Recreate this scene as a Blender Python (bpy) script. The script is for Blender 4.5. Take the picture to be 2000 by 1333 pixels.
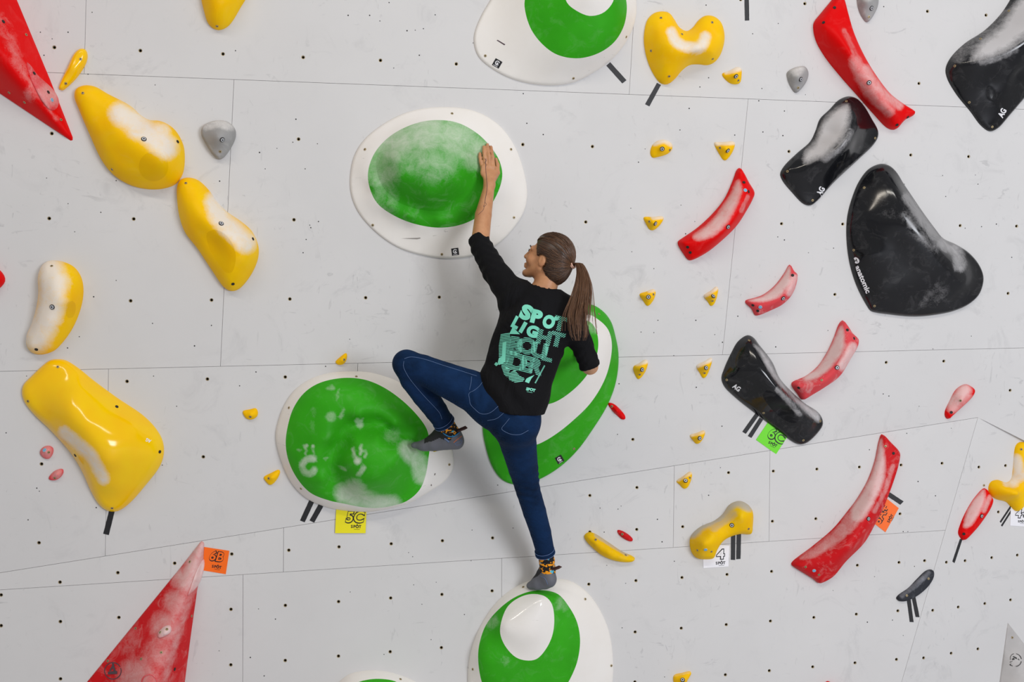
import bpy, bmesh, math, random
import numpy as np
from mathutils import Vector, Matrix
from mathutils.geometry import delaunay_2d_cdt
from mathutils.bvhtree import BVHTree

random.seed(7)
rng = np.random.default_rng(7)
for _o in list(bpy.data.objects):
    bpy.data.objects.remove(_o)
scene = bpy.context.scene
COL = scene.collection

# ------------------------------------------------------------------ camera
CAMZ = 2.1                      # camera height above the mats
LENS, SENSOR = 35.0, 36.0
FPX = LENS / SENSOR * 2000.0    # focal length in photo pixels
CX, CY = 1000.0, 666.5
cam_d = bpy.data.cameras.new('camera')
cam_d.lens, cam_d.sensor_width = LENS, SENSOR
cam_d.clip_start = 0.05
cam = bpy.data.objects.new('camera', cam_d)
cam.location = (0, 0, CAMZ)
cam.rotation_euler = (math.pi / 2, 0, 0)
COL.objects.link(cam)
scene.camera = cam

# ------------------------------------------------------------------ world, lamps, exposure
world = bpy.data.worlds.new('hall')
scene.world = world
world.use_nodes = True
world.node_tree.nodes['Background'].inputs['Color'].default_value = (0.99, 0.98, 1.0, 1)
world.node_tree.nodes['Background'].inputs['Strength'].default_value = 0.38
scene.view_settings.view_transform = 'Standard'
scene.view_settings.look = 'None'
scene.view_settings.gamma = 1.0
scene.view_settings.use_curve_mapping = False
scene.view_settings.exposure = -0.23


def area(name, loc, target, sx, sy, power, col):
    d = bpy.data.lights.new(name, 'AREA')
    d.shape = 'RECTANGLE'
    d.size, d.size_y = sx, sy
    d.energy = power
    d.color = col
    o = bpy.data.objects.new(name, d)
    o.location = loc
    o.rotation_euler = (Vector(target) - Vector(loc)).to_track_quat('-Z', 'Y').to_euler()
    COL.objects.link(o)
    return o


# tall daylight windows of the hall on the right, behind the photographer, and strip lamps under the roof
area('hall_window', (5.4, -2.8, 2.8), (0.0, 4.4, 1.5), 2.6, 2.4, 400, (0.90, 0.93, 1.0))
area('strip_lamp', (-2.6, -1.2, 6.8), (-1.0, 4.4, 1.0), 2.6, 0.3, 78, (1.0, 0.91, 0.78))
area('strip_lamp', (0.3, -1.4, 6.9), (0.2, 4.4, 1.0), 2.6, 0.3, 78, (1.0, 0.94, 0.85))
area('strip_lamp', (3.0, -0.8, 6.9), (1.4, 4.4, 1.0), 2.6, 0.3, 62, (1.0, 0.97, 0.92))


# ------------------------------------------------------------------ small helpers
def lin(r, g, b):
    def f(c):
        c /= 255.0
        return c / 12.92 if c <= 0.04045 else ((c + 0.055) / 1.055) ** 2.4
    return (f(r), f(g), f(b), 1.0)


def ray(px, py):
    """Direction (depth 1) of a photo pixel from the camera, camera frame with Z up."""
    return np.array([(px - CX) / FPX, 1.0, -(py - CY) / FPX])


def P(px, py, Y):
    """World point seen at a photo pixel at depth Y."""
    r = ray(px, py) * Y
    return np.array([r[0], r[1], r[2] + CAMZ])


def topx(w):
    w = np.asarray(w, float)
    X, Y, Z = w[..., 0], w[..., 1], w[..., 2] - CAMZ
    return np.stack([CX + FPX * X / Y, CY - FPX * Z / Y], -1)


class Plane:
    def __init__(self, A, B, C):
        self.A, self.B, self.C = A, B, C
        n = np.array([B * FPX, A, -C * FPX])
        L = np.linalg.norm(n)
        self.n = n / L
        self.d = 1.0 / L
        self.N = -self.n
        up = np.array([0, 0, 1.0])
        self.V = up - self.N * up.dot(self.N)
        self.V /= np.linalg.norm(self.V)
        self.U = np.cross(self.V, self.N)
        self.O = self.n * self.d
        self.frame = Matrix(((self.U[0], self.V[0], self.N[0], self.O[0]),
                             (self.U[1], self.V[1], self.N[1], self.O[1]),
                             (self.U[2], self.V[2], self.N[2], self.O[2] + CAMZ),
                             (0, 0, 0, 1)))

    def inv(self, px, py):
        return self.A + self.B * (px - CX) + self.C * (py - CY)

    def uv(self, px, py, h=0.0):
        r = ray(px, py)
        t = (self.d - h) / r.dot(self.n)
        q = r * t - self.O
        return np.array([q.dot(self.U), q.dot(self.V)])

    def world(self, u, v, h=0.0):
        q = self.O + self.U * u + self.V * v + self.N * h
        return np.array([q[0], q[1], q[2] + CAMZ])

    def worlds(self, uvh):
        q = self.O + np.outer(uvh[:, 0], self.U) + np.outer(uvh[:, 1], self.V) + np.outer(uvh[:, 2], self.N)
        q[:, 2] += CAMZ
        return q


_A = 1 / 4.42
WM = Plane(_A, -8.5e-5 * _A, -5.0e-5 * _A)                    # overhanging main face
_f0, _f1 = WM.inv(0, 1119.6), WM.inv(1910, 816)
_B = (_f1 - _f0) / 1910.0
WL = Plane(_f0 + _B * 1000.0, _B, 0.0)                        # lower upright face below the slanting fold
_v0, _v1 = WL.inv(1910, 816), WL.inv(1761, 1333)
_B = -1.5e-4 * _v0
_C = (_v1 - _v0 - _B * (1761 - 1910)) / (1333 - 816)
WR = Plane(_v0 - _B * (1910 - CX) - _C * (816 - CY), _B, _C)  # face turning away on the far right


# ------------------------------------------------------------------ objects
def obj(name, verts, faces, mat, parent=None, smooth=False, mats=None, midx=None):
    me = bpy.data.meshes.new(name)
    me.from_pydata([tuple(map(float, v)) for v in verts], [], [tuple(map(int, f)) for f in faces])
    for m in (mats or [mat]):
        me.materials.append(m)
    if midx is not None:
        me.polygons.foreach_set('material_index', np.asarray(midx, np.int32))
    if smooth:
        me.polygons.foreach_set('use_smooth', np.ones(len(me.polygons), bool))
    me.update()
    o = bpy.data.objects.new(name, me)
    COL.objects.link(o)
    if parent is not None:
        o.parent = parent
    return o


def empty(name, matrix=None):
    o = bpy.data.objects.new(name, None)
    o.empty_display_size = 0.05
    COL.objects.link(o)
    if matrix is not None:
        o.matrix_world = matrix
    return o


def tag(o, label=None, cat=None, group=None, kind=None):
    if label:
        o['label'] = label
    if cat:
        o['category'] = cat
    if group:
        o['group'] = group
    if kind:
        o['kind'] = kind
    return o


# ------------------------------------------------------------------ materials
class NT:
    def __init__(self, name):
        self.m = bpy.data.materials.new(name)
        self.m.use_nodes = True
        self.t = self.m.node_tree
        self.b = self.t.nodes['Principled BSDF']

    def n(self, kind, **kw):
        nd = self.t.nodes.new(kind)
        for k, v in kw.items():
            if k.startswith('_'):
                setattr(nd, k[1:], v)
            else:
                nd.inputs[k.replace('__', ' ')].default_value = v
        return nd

    def l(self, a, b):
        self.t.links.new(a, b)

    def coord(self, kind='Object'):
        return self.n('ShaderNodeTexCoord').outputs[kind]

    def noise(self, vec, scale, detail=4, rough=0.6, dist=0.0, mapping=None, rot=0.0):
        nd = self.n('ShaderNodeTexNoise', Scale=scale, Detail=detail, Roughness=rough, Distortion=dist)
        if mapping:
            mp = self.n('ShaderNodeMapping', Scale=mapping)
            mp.inputs['Rotation'].default_value = (0, 0, rot)
            self.l(vec, mp.inputs['Vector'])
            vec = mp.outputs['Vector']
        self.l(vec, nd.inputs['Vector'])
        return nd.outputs['Fac']

    def ramp(self, fac, p0, p1, c0=(0, 0, 0, 1), c1=(1, 1, 1, 1)):
        r = self.n('ShaderNodeValToRGB')
        e = r.color_ramp.elements
        e[0].position, e[0].color = p0, c0
        e[1].position, e[1].color = p1, c1
        self.l(fac, r.inputs['Fac'])
        return r.outputs['Color']

    def mix(self, fac, a, b, blend='MIX'):
        nd = self.n('ShaderNodeMix', _data_type='RGBA', _blend_type=blend)
        for val, sock in ((fac, nd.inputs[0]), (a, nd.inputs[6]), (b, nd.inputs[7])):
            if isinstance(val, (int, float, tuple)):
                sock.default_value = val
            else:
                self.l(val, sock)
        return nd.outputs[2]

    def math(self, op, a, b=0.0):
        nd = self.n('ShaderNodeMath', _operation=op)
        for val, sock in ((a, nd.inputs[0]), (b, nd.inputs[1])):
            if isinstance(val, (int, float)):
                sock.default_value = val
            else:
                self.l(val, sock)
        return nd.outputs[0]

    def bump(self, height, strength, dist=0.002):
        nd = self.n('ShaderNodeBump', Strength=strength, Distance=dist)
        self.l(height, nd.inputs['Height'])
        self.l(nd.outputs['Normal'], self.b.inputs['Normal'])


def plain(name, col, rough=0.5, metal=0.0, spec=0.5):
    t = NT(name)
    t.b.inputs['Base Color'].default_value = col
    t.b.inputs['Roughness'].default_value = rough
    t.b.inputs['Metallic'].default_value = metal
    t.b.inputs['Specular IOR Level'].default_value = spec
    return t.m


def hold_mat(name, col, rough=0.45, grain=0.25, chalk_col=lin(236, 232, 228), dust=0.10, scuff=0.0, gloss_noise=0.05, chalk_max=0.92):
    """Moulded resin with sandy grain, rubbed-in chalk (vertex attribute) and shoe scuffs."""
    t = NT(name)
    co = t.coord()
    at = t.n('ShaderNodeAttribute', _attribute_name='chalk').outputs['Fac']
    big = t.noise(co, 22, 5, 0.65, 0.6)
    fine = t.noise(co, 160, 3, 0.7)
    var = t.ramp(t.noise(co, 6, 3), 0.3, 0.7)
    base = t.mix(0.10, col, t.mix(var, (0, 0, 0, 1), (1, 1, 1, 1)), 'OVERLAY')
    # chalk = smooth mask broken up by noise
    w = t.math('ADD', t.math('MULTIPLY', big, 0.7), t.math('MULTIPLY', fine, 0.3))
    k = t.n('ShaderNodeClamp')
    kk = t.math('ADD', t.math('MULTIPLY', at, 1.25), t.math('MULTIPLY', t.math('SUBTRACT', w, 0.5), 1.5))
    t.l(t.math('MULTIPLY', t.math('SUBTRACT', kk, 0.20), 0.95), k.inputs['Value'])
    edge = t.math('MINIMUM', t.math('MULTIPLY', at, 3.0), 1.0)
    fac = t.math('MULTIPLY', t.math('MULTIPLY', k.outputs[0], edge), chalk_max)
    dst = t.math('MULTIPLY', t.ramp(t.noise(co, 14, 6, 0.7, 1.0), 0.52, 0.75), dust)
    fac = t.math('MAXIMUM', fac, dst)
    c = t.mix(fac, base, chalk_col)
    if scuff > 0:
        s1 = t.ramp(t.noise(co, 7, 5, 0.6, 2.0, mapping=(1, 5, 1), rot=0.7), 0.66, 0.70)
        s2 = t.ramp(t.noise(co, 3.0, 3, 0.5, 0.4), 0.52, 0.62)
        c = t.mix(t.math('MULTIPLY', t.math('MULTIPLY', s1, s2), scuff), c, lin(105, 100, 98))
    t.l(c, t.b.inputs['Base Color'])
    r = t.math('ADD', t.math('MULTIPLY', fac, 0.9 - rough), rough)
    r = t.math('ADD', r, t.math('MULTIPLY', t.math('SUBTRACT', big, 0.5), gloss_noise))
    t.l(r, t.b.inputs['Roughness'])
    t.b.inputs['Specular IOR Level'].default_value = 0.45 if rough < 0.2 else 0.13
    if grain > 0:
        t.bump(t.noise(co, 420, 2, 0.6), grain, 0.0015)
    return t.m


M = {}
M['yellow'] = hold_mat('yellow_resin', lin(252, 198, 0), 0.50, 0.25, dust=0.03, chalk_max=0.85)
M['yellow_gloss'] = hold_mat('yellow_gloss', lin(254, 202, 0), 0.14, 0.0, dust=0.0, gloss_noise=0.02)
M['yellow_matte'] = hold_mat('yellow_smooth', lin(240, 186, 0), 0.38, 0.0, dust=0.0)
M['yellow_worn'] = hold_mat('yellow_worn', lin(244, 194, 0), 0.6, 0.3, dust=0.12, chalk_col=lin(188, 182, 170))
M['red'] = hold_mat('red_resin', lin(226, 0, 2), 0.45, 0.25, dust=0.03, chalk_max=0.62)
M['red_dull'] = hold_mat('red_dull', lin(206, 22, 28), 0.5, 0.25, dust=0.22, chalk_max=0.62)
M['pink_dusty'] = hold_mat('red_chalky', lin(222, 74, 80), 0.6, 0.3, dust=0.55, chalk_max=0.7)
M['green'] = hold_mat('green_resin', lin(52, 164, 24), 0.46, 0.2, dust=0.06, chalk_max=0.6)
M['green_chalky'] = hold_mat('green_chalky', lin(50, 160, 24), 0.52, 0.2, dust=0.12, chalk_max=0.62)
M['white'] = hold_mat('white_resin', lin(236, 232, 226), 0.36, 0.12, dust=0.0, scuff=0.5)
M['white_gloss'] = hold_mat('white_gloss', lin(238, 234, 228), 0.10, 0.0, dust=0.0, scuff=0.75, gloss_noise=0.02)
M['black'] = hold_mat('black_resin', lin(24, 25, 29), 0.34, 0.1, dust=0.08, chalk_col=lin(205, 203, 205), chalk_max=0.85)
M['black_gloss'] = hold_mat('black_gloss', lin(20, 21, 24), 0.12, 0.0, dust=0.05, gloss_noise=0.06, chalk_col=lin(215, 213, 214), chalk_max=0.85)
M['black_worn'] = hold_mat('black_worn', lin(50, 52, 58), 0.5, 0.2, dust=0.3, chalk_col=lin(170, 172, 180))
M['grey'] = hold_mat('grey_resin', lin(158, 157, 156), 0.6, 0.3, dust=0.3)
M['steel'] = plain('steel', lin(205, 207, 212), 0.35, 0.35)
M['dark_hole'] = plain('dark_hole', lin(30, 28, 26), 0.7)
M['brass'] = plain('brass', lin(168, 150, 112), 0.45, 0.4)
M['blue_cap'] = plain('blue_cap', lin(90, 175, 220), 0.4)
M['tape'] = plain('black_tape', lin(24, 24, 27), 0.55)
M['ink'] = plain('black_ink', lin(22, 22, 24), 0.5)
M['ink_faded'] = plain('faded_ink', lin(80, 62, 70), 0.6)
M['white_ink'] = plain('white_ink', lin(235, 235, 238), 0.5)
M['paper_orange'] = plain('orange_card', lin(255, 110, 12), 0.38)
M['paper_yellow'] = plain('yellow_card', lin(240, 228, 20), 0.35)
M['paper_green'] = plain('green_card', lin(112, 226, 30), 0.38)
M['paper_white'] = plain('white_card', lin(240, 240, 245), 0.4)
M['volume_grey'] = hold_mat('grey_board', lin(186, 183, 181), 0.6, 0.2, dust=0.1)


def wall_mat():
    t = NT('painted_plywood')
    co = t.coord()
    base = lin(209, 208, 207)
    c = t.mix(t.ramp(t.noise(co, 1.3, 4, 0.6), 0.3, 0.7), base, lin(215, 214, 213))
    smear = t.ramp(t.noise(co, 5.0, 7, 0.72, 1.2), 0.55, 0.80)
    zone = t.ramp(t.noise(co, 1.1, 2, 0.5), 0.42, 0.62)
    c = t.mix(t.math('MULTIPLY', t.math('MULTIPLY', smear, zone), 0.42), c, lin(150, 150, 152))
    s1 = t.ramp(t.noise(co, 9, 4, 0.55, 1.6, mapping=(3.2, 1, 1), rot=0.9), 0.645, 0.70)
    s2 = t.ramp(t.noise(co, 8, 4, 0.55, 1.4, mapping=(1, 3.0, 1), rot=0.35), 0.655, 0.71)
    z2 = t.ramp(t.noise(co, 1.7, 3, 0.6), 0.46, 0.60)
    sc = t.math('MULTIPLY', t.math('MAXIMUM', s1, s2), z2)
    c = t.mix(t.math('MULTIPLY', sc, 0.24), c, lin(120, 120, 124))
    t.l(c, t.b.inputs['Base Color'])
    t.b.inputs['Roughness'].default_value = 0.62
    t.b.inputs['Specular IOR Level'].default_value = 0.3
    t.bump(t.noise(co, 260, 3, 0.7), 0.12, 0.001)
    return t.m


M['wall'] = wall_mat()
M['backing'] = plain('light_stop_board', lin(120, 114, 108), 0.8)
M['mat_floor'] = plain('crash_mat', lin(196, 196, 200), 0.6)
# ------------------------------------------------------------------ the wall: three faces of drilled panels
def extrude_panel(pts2d, holes, thick, bev=0.0):
    """Front (h=0) with round holes, edges and hole linings going back by thick. Returns verts, faces."""
    pts, edges = [], []
    def loop(lp):
        s = len(pts)
        pts.extend([Vector((float(a), float(b))) for a, b in lp])
        n = len(lp)
        edges.extend([(s + i, s + (i + 1) % n) for i in range(n)])
    loop(pts2d)
    rr, K = 0.0078, 14
    for (u, v) in holes:
        loop([(u + rr * math.cos(2 * math.pi * i / K), v + rr * math.sin(2 * math.pi * i / K)) for i in range(K)])
    vo, eo, fo, ov, oe, of = delaunay_2d_cdt(pts, edges, [], 2, 1e-7)
    V = [(p.x, p.y, 0.0) for p in vo]
    keep = []
    H = np.array(holes) if len(holes) else np.zeros((0, 2))
    for f in fo:
        c = np.mean([[vo[i].x, vo[i].y] for i in f], 0)
        if len(H) and np.min(np.hypot(*(H - c).T)) < rr * 0.97:
            continue
        keep.append(list(f))
    # boundary edges -> side walls
    cnt = {}
    for f in keep:
        for i in range(len(f)):
            a, b = f[i], f[(i + 1) % len(f)]
            cnt[(a, b)] = cnt.get((a, b), 0) + 1
    n0 = len(V)
    V2 = V + [(x, y, -thick) for x, y, z in V]
    F = [f for f in keep]
    for (a, b) in list(cnt):
        if (b, a) not in cnt:
            F.append([b, a, a + n0, b + n0])
    return V2, F


def line_y(x, p, q):
    return p[1] + (q[1] - p[1]) * (x - p[0]) / (q[0] - p[0])


FOLD = ((0, 1119.6), (1910, 816))
LR = ((1910, 816), (1761, 1333))
def fold(x): return line_y(x, *FOLD)
def lrx(y): return 1910 + (1761 - 1910) * (y - 816) / (1333 - 816)
def s1(x): return line_y(x, (164, 144.4), (2000, 213.6))
def s2(x): return line_y(x, (0, 726), (1411, 693.5))
def s3(x): return line_y(x, (0, 1153), (1030, 1088))

XL, XR, YT, YB = -560, 2560, -520, 1560
a1, b1 = (168.2, 0), (164.4, 144.4)
def vx(y, p, q): return p[0] + (q[0] - p[0]) * (y - p[1]) / (q[1] - p[1])

def quadM(xt0, yt0, xt1, yt1, xb1, yb1, xb0, yb0):
    return [(xt0, yt0), (xt1, yt1), (xb1, yb1), (xb0, yb0)]

PANELS = {'M': [], 'L': [], 'R': []}
va = lambda y: vx(y, (168.2, 0), (164.4, 144.4))
vb = lambda y: vx(y, (1240, 0), (1229, 182.8))
PANELS['M'] += [
    quadM(XL, YT, va(YT), YT, va(144.4), s1(va(144.4)), XL, s1(XL)),
    quadM(va(YT), YT, vb(YT), YT, vb(184), s1(vb(184)), va(144.4), s1(va(144.4))),
    quadM(vb(YT), YT, XR, YT, XR, s1(XR), vb(184), s1(vb(184))),
]
vc = lambda y: vx(y, (457, 154.5), (430.5, 715.7))
vd = lambda y: vx(y, (1461.4, 191.8), (1411, 693.5))
c0, c1, d0, d1 = vc(155), vc(716), vd(192), vd(693.5)
PANELS['M'] += [
    quadM(XL, s1(XL), c0, s1(c0), c1, s2(c1), XL, s2(XL)),
    quadM(c0, s1(c0), d0, s1(d0), d1, s2(d1), c1, s2(c1)),
    quadM(d0, s1(d0), XR, s1(XR), XR, s2(XR), d1, s2(d1)),
]
ve = lambda y: vx(y, (212, 722), (205.5, 1086))
vf = lambda y: vx(y, (699, 709.6), (683, 1010))
e0, e1, f0, f1 = ve(722), ve(1086), vf(709), vf(1010)
PANELS['M'] += [
    quadM(XL, s2(XL), e0, s2(e0), e1, fold(e1), XL, fold(XL)),
    quadM(e0, s2(e0), f0, s2(f0), f1, fold(f1), e1, fold(e1)),
    [(f0, s2(f0)), (XR, s2(XR)), (XR, 816 + 0.5 * (XR - 1910)), (1910, 816), (f1, fold(f1))],
]
PANELS['L'] += [
    quadM(XL, fold(XL), 554, fold(554), 553.6, s3(554), XL, s3(XL)),
    quadM(554, fold(554), 1317, fold(1317), 1315, s3(1315), 553.6, s3(554)),
    quadM(1317, fold(1317), 1504, fold(1504), 1502, s3(1502), 1315, s3(1315)),
    [(1504, fold(1504)), (1910, 816), (lrx(s3(1847)), s3(1847)), (1502, s3(1502))],
    quadM(XL, s3(XL), 474.6, s3(474.6), 473.5, YB, XL, YB),
    quadM(474.6, s3(474.6), 980, s3(980), 979, YB, 473.5, YB),
    [(980, s3(980)), (lrx(s3(1847)), s3(1847)), (lrx(YB), YB), (979, YB)],
]
PANELS['R'] += [
    [(1910, 816), (1960, 640), (2700, 520), (2700, YB), (lrx(YB), YB)],
]

HOLES = {
 'M': [(106, 92.6), (274, 99), (435.4, 105.5), (592, 112), (743, 118), (891, 125), (101, 261), (583, 272), (1021, 282.5), (1157, 286.4),
       (1541, 296), (1779, 303), (1892, 306), (96, 427), (261, 428), (574, 429.6), (1008, 432.5), (1144, 434), (1526.5, 437.3), (1646, 438),
       (1875.5, 441), (1985.6, 442), (255, 588), (413, 586.5), (566, 584.5), (714, 582), (858, 581), (1131, 578), (1630.7, 575.6), (1969, 573.5),
       (248, 745.5), (405, 741), (557, 737), (1731, 708.5), (1843.4, 706), (1973, 763), (81, 907), (397, 893), (1236, 859), (76, 1061),
       (1572, 7), (1811.6, 22), (1926, 29.5), (1795, 163), (1446.6, -1), (-62, 425), (-66, 585), (-68, 745), (-72, 909), (-60, 256), (-55, 86),
       (116, -80), (286, -76), (446, -70), (604, -64), (756, -58), (2090, 444), (2075, 572), (2052, 310), (2036, 36)],
 'L': [(117, 1138), (230, 1119.5), (341, 1101), (452.5, 1083), (564, 1075.5), (662, 1069), (764, 1063), (864, 1057), (962, 1051.5), (2, 1163),
       (2, 1223), (117.8, 1215), (232, 1207), (451, 1191), (557.2, 1183.4), (661.2, 1176), (763, 1169), (863, 1162), (961, 1155),
       (118, 1327), (450.7, 1299.6), (557, 1291), (661, 1282.5), (762, 1274), (862, 1266), (1152, 968.6), (1244, 953), (1423, 924),
       (1510.5, 921), (1595.6, 917), (1678.6, 913), (1760, 909), (1840, 905.6), (1333.4, 1029.6), (1243.6, 1035), (1152, 1040),
       (1508.7, 1019), (1593.5, 1014), (1758, 1004.4), (1150, 1142), (1242, 1135), (1332, 1129), (1420, 1123), (1507, 1117), (1674.7, 1105),
       (1756, 1099.4), (1806, 1096), (1240.5, 1235.4), (1330.6, 1228), (1418.5, 1221), (1504.8, 1214), (1589.6, 1207), (1672.6, 1200.6),
       (1753.7, 1194), (1416.8, 1319), (1502.6, 1311), (1587.4, 1303.5), (1670, 1295.7), (1751, 1289), (1240, 1333), (-114, 1231), (-116, 1340),
       (560, 1400), (661, 1391), (762, 1381), (861, 1370), (1328, 1327), (1416, 1416), (1502, 1408), (1586, 1400), (1668, 1391)],
 'R': [(1912, 913), (1964, 910), (1950, 1000.7), (1848.5, 1099), (1885, 1096), (1937, 1090), (1987, 1085), (1821.8, 1193), (1871.6, 1186.6),
       (1923.5, 1179.7), (1973.8, 1172.5), (1804, 1286), (1857.8, 1276.9), (1910, 1268.4), (2036, 1080), (2022, 1166), (1895, 1004), (1842, 1372), (1896, 1362)],
}
ROOTS = {}
WP = {'M': WM, 'L': WL, 'R': WR}


def tnut_mesh():
    """Threaded steel sleeve sunk behind the panel face, with its dark bore."""
    V, F, MI = [], [], []
    K = 14
    r0, r1 = 0.0077, 0.0052
    rings = [(r0, -0.0022), (r1, -0.0026), (r1, -0.0165)]
    for r, z in rings:
        for i in range(K):
            a = 2 * math.pi * i / K
            V.append((r * math.cos(a), r * math.sin(a), z))
    for k in range(2):
        for i in range(K):
            j = (i + 1) % K
            F.append((k * K + i, k * K + j, (k + 1) * K + j, (k + 1) * K + i))
            MI.append(0 if k == 0 else 1)
    F.append(tuple(2 * K + i for i in range(K)))
    MI.append(1)
    me = bpy.data.meshes.new('threaded_insert')
    me.from_pydata(V, [], F)
    me.materials.append(M['brass'])
    me.materials.append(M['dark_hole'])
    me.polygons.foreach_set('material_index', np.array(MI, np.int32))
    me.update()
    return me


TN = tnut_mesh()


def in_poly(pt, poly):
    x, y = pt
    c = False
    n = len(poly)
    for i in range(n):
        x0, y0 = poly[i]
        x1, y1 = poly[(i + 1) % n]
        if (y0 > y) != (y1 > y) and x < (x1 - x0) * (y - y0) / (y1 - y0) + x0:
            c = not c
    return c


for key, nm, lab in (('M', 'wall_main', 'white overhanging main climbing wall face of drilled panels'),
                     ('L', 'wall_lower', 'white upright lower climbing wall face under the slanting fold'),
                     ('R', 'wall_right', 'white climbing wall face turning away at the far side')):
    pl = WP[key]
    root = empty(nm, pl.frame)
    tag(root, lab, 'wall', kind='structure')
    ROOTS[key] = root
    hs = [tuple(pl.uv(*p)) for p in HOLES[key]]
    for poly in PANELS[key]:
        pts = [np.array(pl.uv(*p)) for p in poly]
        # shrink by half the seam
        c = np.mean(pts, 0)
        area2 = sum(pts[i][0] * pts[(i + 1) % len(pts)][1] - pts[(i + 1) % len(pts)][0] * pts[i][1] for i in range(len(pts)))
        if area2 < 0:
            pts = pts[::-1]
        g = 0.0007
        n = len(pts)
        lines = []
        for i in range(n):
            d = pts[(i + 1) % n] - pts[i]
            d /= np.linalg.norm(d)
            nn = np.array([-d[1], d[0]])
            lines.append((pts[i] + nn * g, d))
        out = []
        for i in range(n):
            p, d = lines[i - 1]
            q, e = lines[i]
            den = d[0] * e[1] - d[1] * e[0]
            if abs(den) < 1e-6:
                out.append(q)
                continue
            t = ((q[0] - p[0]) * e[1] - (q[1] - p[1]) * e[0]) / den
            out.append(p + d * t)
        mine = [h for h in hs if in_poly(h, out)]
        V, F = extrude_panel(out, mine, 0.018)
        po = obj('panel', V, F, M['wall'], root)
        for (u, v) in mine:
            t = bpy.data.objects.new('threaded_insert', TN)
            COL.objects.link(t)
            t.parent = po
            t.location = (u, v, 0)
    # board added behind the seams to block light leaking through the gaps
    allp = np.array([pl.uv(*p) for poly in PANELS[key] for p in poly])
    if key == 'M':
        ring = [(XL, YT), (XR, YT), (XR, 816 + 0.5 * (XR - 1910)), (1910, 816), (XL, fold(XL))]
    elif key == 'L':
        ring = [(XL, fold(XL)), (1910, 816), (lrx(YB), YB), (XL, YB)]
    else:
        ring = PANELS['R'][0]
    rp = [pl.uv(*p) for p in ring]
    obj('light_stop_board', [(u, v, -0.019) for u, v in rp] + [(u, v, -0.03) for u, v in rp],
        [list(range(len(rp))), list(range(len(rp), 2 * len(rp)))[::-1]], M['backing'], root)

# underside that closes the step between main face and the face turning away
mA, mB = WM.world(*WM.uv(1911, 817)), WM.world(*WM.uv(2500, 1111))
rA, rB = WR.world(*WR.uv(1911, 816)), WR.world(*WR.uv(2500, 1090))
tag(obj('trim_1', [mA, mB, rB, rA], [(0, 1, 2, 3)], M['wall']), 'narrow underside strip closing the step of the wall', 'trim', kind='structure')
# crash mats on the unseen floor, made pale to bounce light up the wall
tag(obj('floor', [(-9, -7, 0), (9, -7, 0), (9, 5.2, 0), (-9, 5.2, 0), (-9, -7, -0.4), (9, -7, -0.4), (9, 5.2, -0.4), (-9, 5.2, -0.4)],
        [(0, 1, 2, 3), (7, 6, 5, 4), (0, 4, 5, 1), (3, 2, 6, 7)], M['mat_floor']), 'pale grey crash mats covering the floor', 'floor', kind='structure')

# pin-prick screw holes and nail marks scattered over the panels
SPECK = {'M': [(79, 63), (180, 24), (133, 63), (102, 76), (86, 108), (172, 145), (303, 166), (460, 99), (91, 348), (227, 353), (133, 398), (146, 453), (197, 415), (183, 580),
               (227, 548), (155, 658), (132, 680), (380, 676), (413, 636), (298, 632), (507, 298), (541, 290), (578, 233), (572, 278), (620, 281), (518, 330), (596, 330),
               (429, 354), (605, 440), (607, 445), (622, 433), (598, 468), (592, 494), (683, 663), (52, 735), (300, 735), (500, 727), (468, 754), (345, 794), (636, 716), (12, 846),
               (317, 909), (188, 992), (72, 954), (77, 960), (55, 1016), (760, 5), (680, 30), (722, 30), (742, 41), (795, 60), (811, 59), (827, 56), (819, 108), (769, 133), (850, 29),
               (924, 84), (1022, 183), (1029, 241), (984, 256), (1061, 263), (938, 223), (1379, 10), (1384, 152), (1367, 170), (1488, 173), (1482, 197), (1346, 212), (1328, 254),
               (1247, 317), (1260, 291), (1435, 264), (1532, 217), (1529, 265), (1490, 258), (1520, 46), (1470, 66), (1726, 13), (1573, 185), (1532, 217), (1232, 407), (1330, 401),
               (1357, 433), (1339, 457), (1234, 492), (1277, 525), (1519, 463), (1532, 469), (1579, 494), (1628, 485), (1285, 626), (1359, 626), (1441, 618), (1484, 608), (1277, 650),
               (1252, 649), (1316, 695), (1411, 669), (1515, 678), (1396, 654), (1617, 646), (1822, 682), (1897, 657), (1766, 360), (1777, 388), (1841, 343), (1905, 342), (1847, 384),
               (1885, 446), (1917, 443), (1946, 438), (1976, 503), (1910, 360), (1725, 770), (1736, 774), (1795, 794), (1360, 757), (1410, 833), (1405, 914), (1209, 750), (1206, 849), (972, 948)],
         'L': [(505, 1190), (538, 1210), (684, 1157), (798, 1080), (806, 1088), (922, 1036), (1002, 1032), (920, 1096), (852, 1138), (808, 1143), (824, 1181), (907, 1201), (428, 1272), (489, 1285),
               (516, 1321), (842, 1250), (750, 1279), (1172, 993), (1207, 995), (1213, 989), (1284, 1015), (1293, 1059), (1317, 1097), (1180, 1040), (1185, 1105), (1222, 1140), (1215, 1227),
               (1298, 1323), (1384, 968), (1407, 914), (1627, 1154), (1694, 1216), (1743, 1212), (1764, 1242), (1771, 847), (1858, 837), (1698, 879), (1793, 941), (1827, 969), (1764, 1039), (1773, 1039), (1786, 1107), (1708, 1127)]}
for key, pts in SPECK.items():
    pl = WP[key]
    V, F = [], []
    for (x, y) in pts:
        u, v = pl.uv(x, y)
        r = random.uniform(0.0018, 0.0032)
        s = len(V)
        for i in range(7):
            a = 2 * math.pi * i / 7
            V.append((u + r * math.cos(a), v + r * math.sin(a), 0.0006))
        F.append(list(range(s, s + 7)))
    tag(obj('screw_hole', V, F, M['dark_hole'], ROOTS[key]), kind='stuff')
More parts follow.
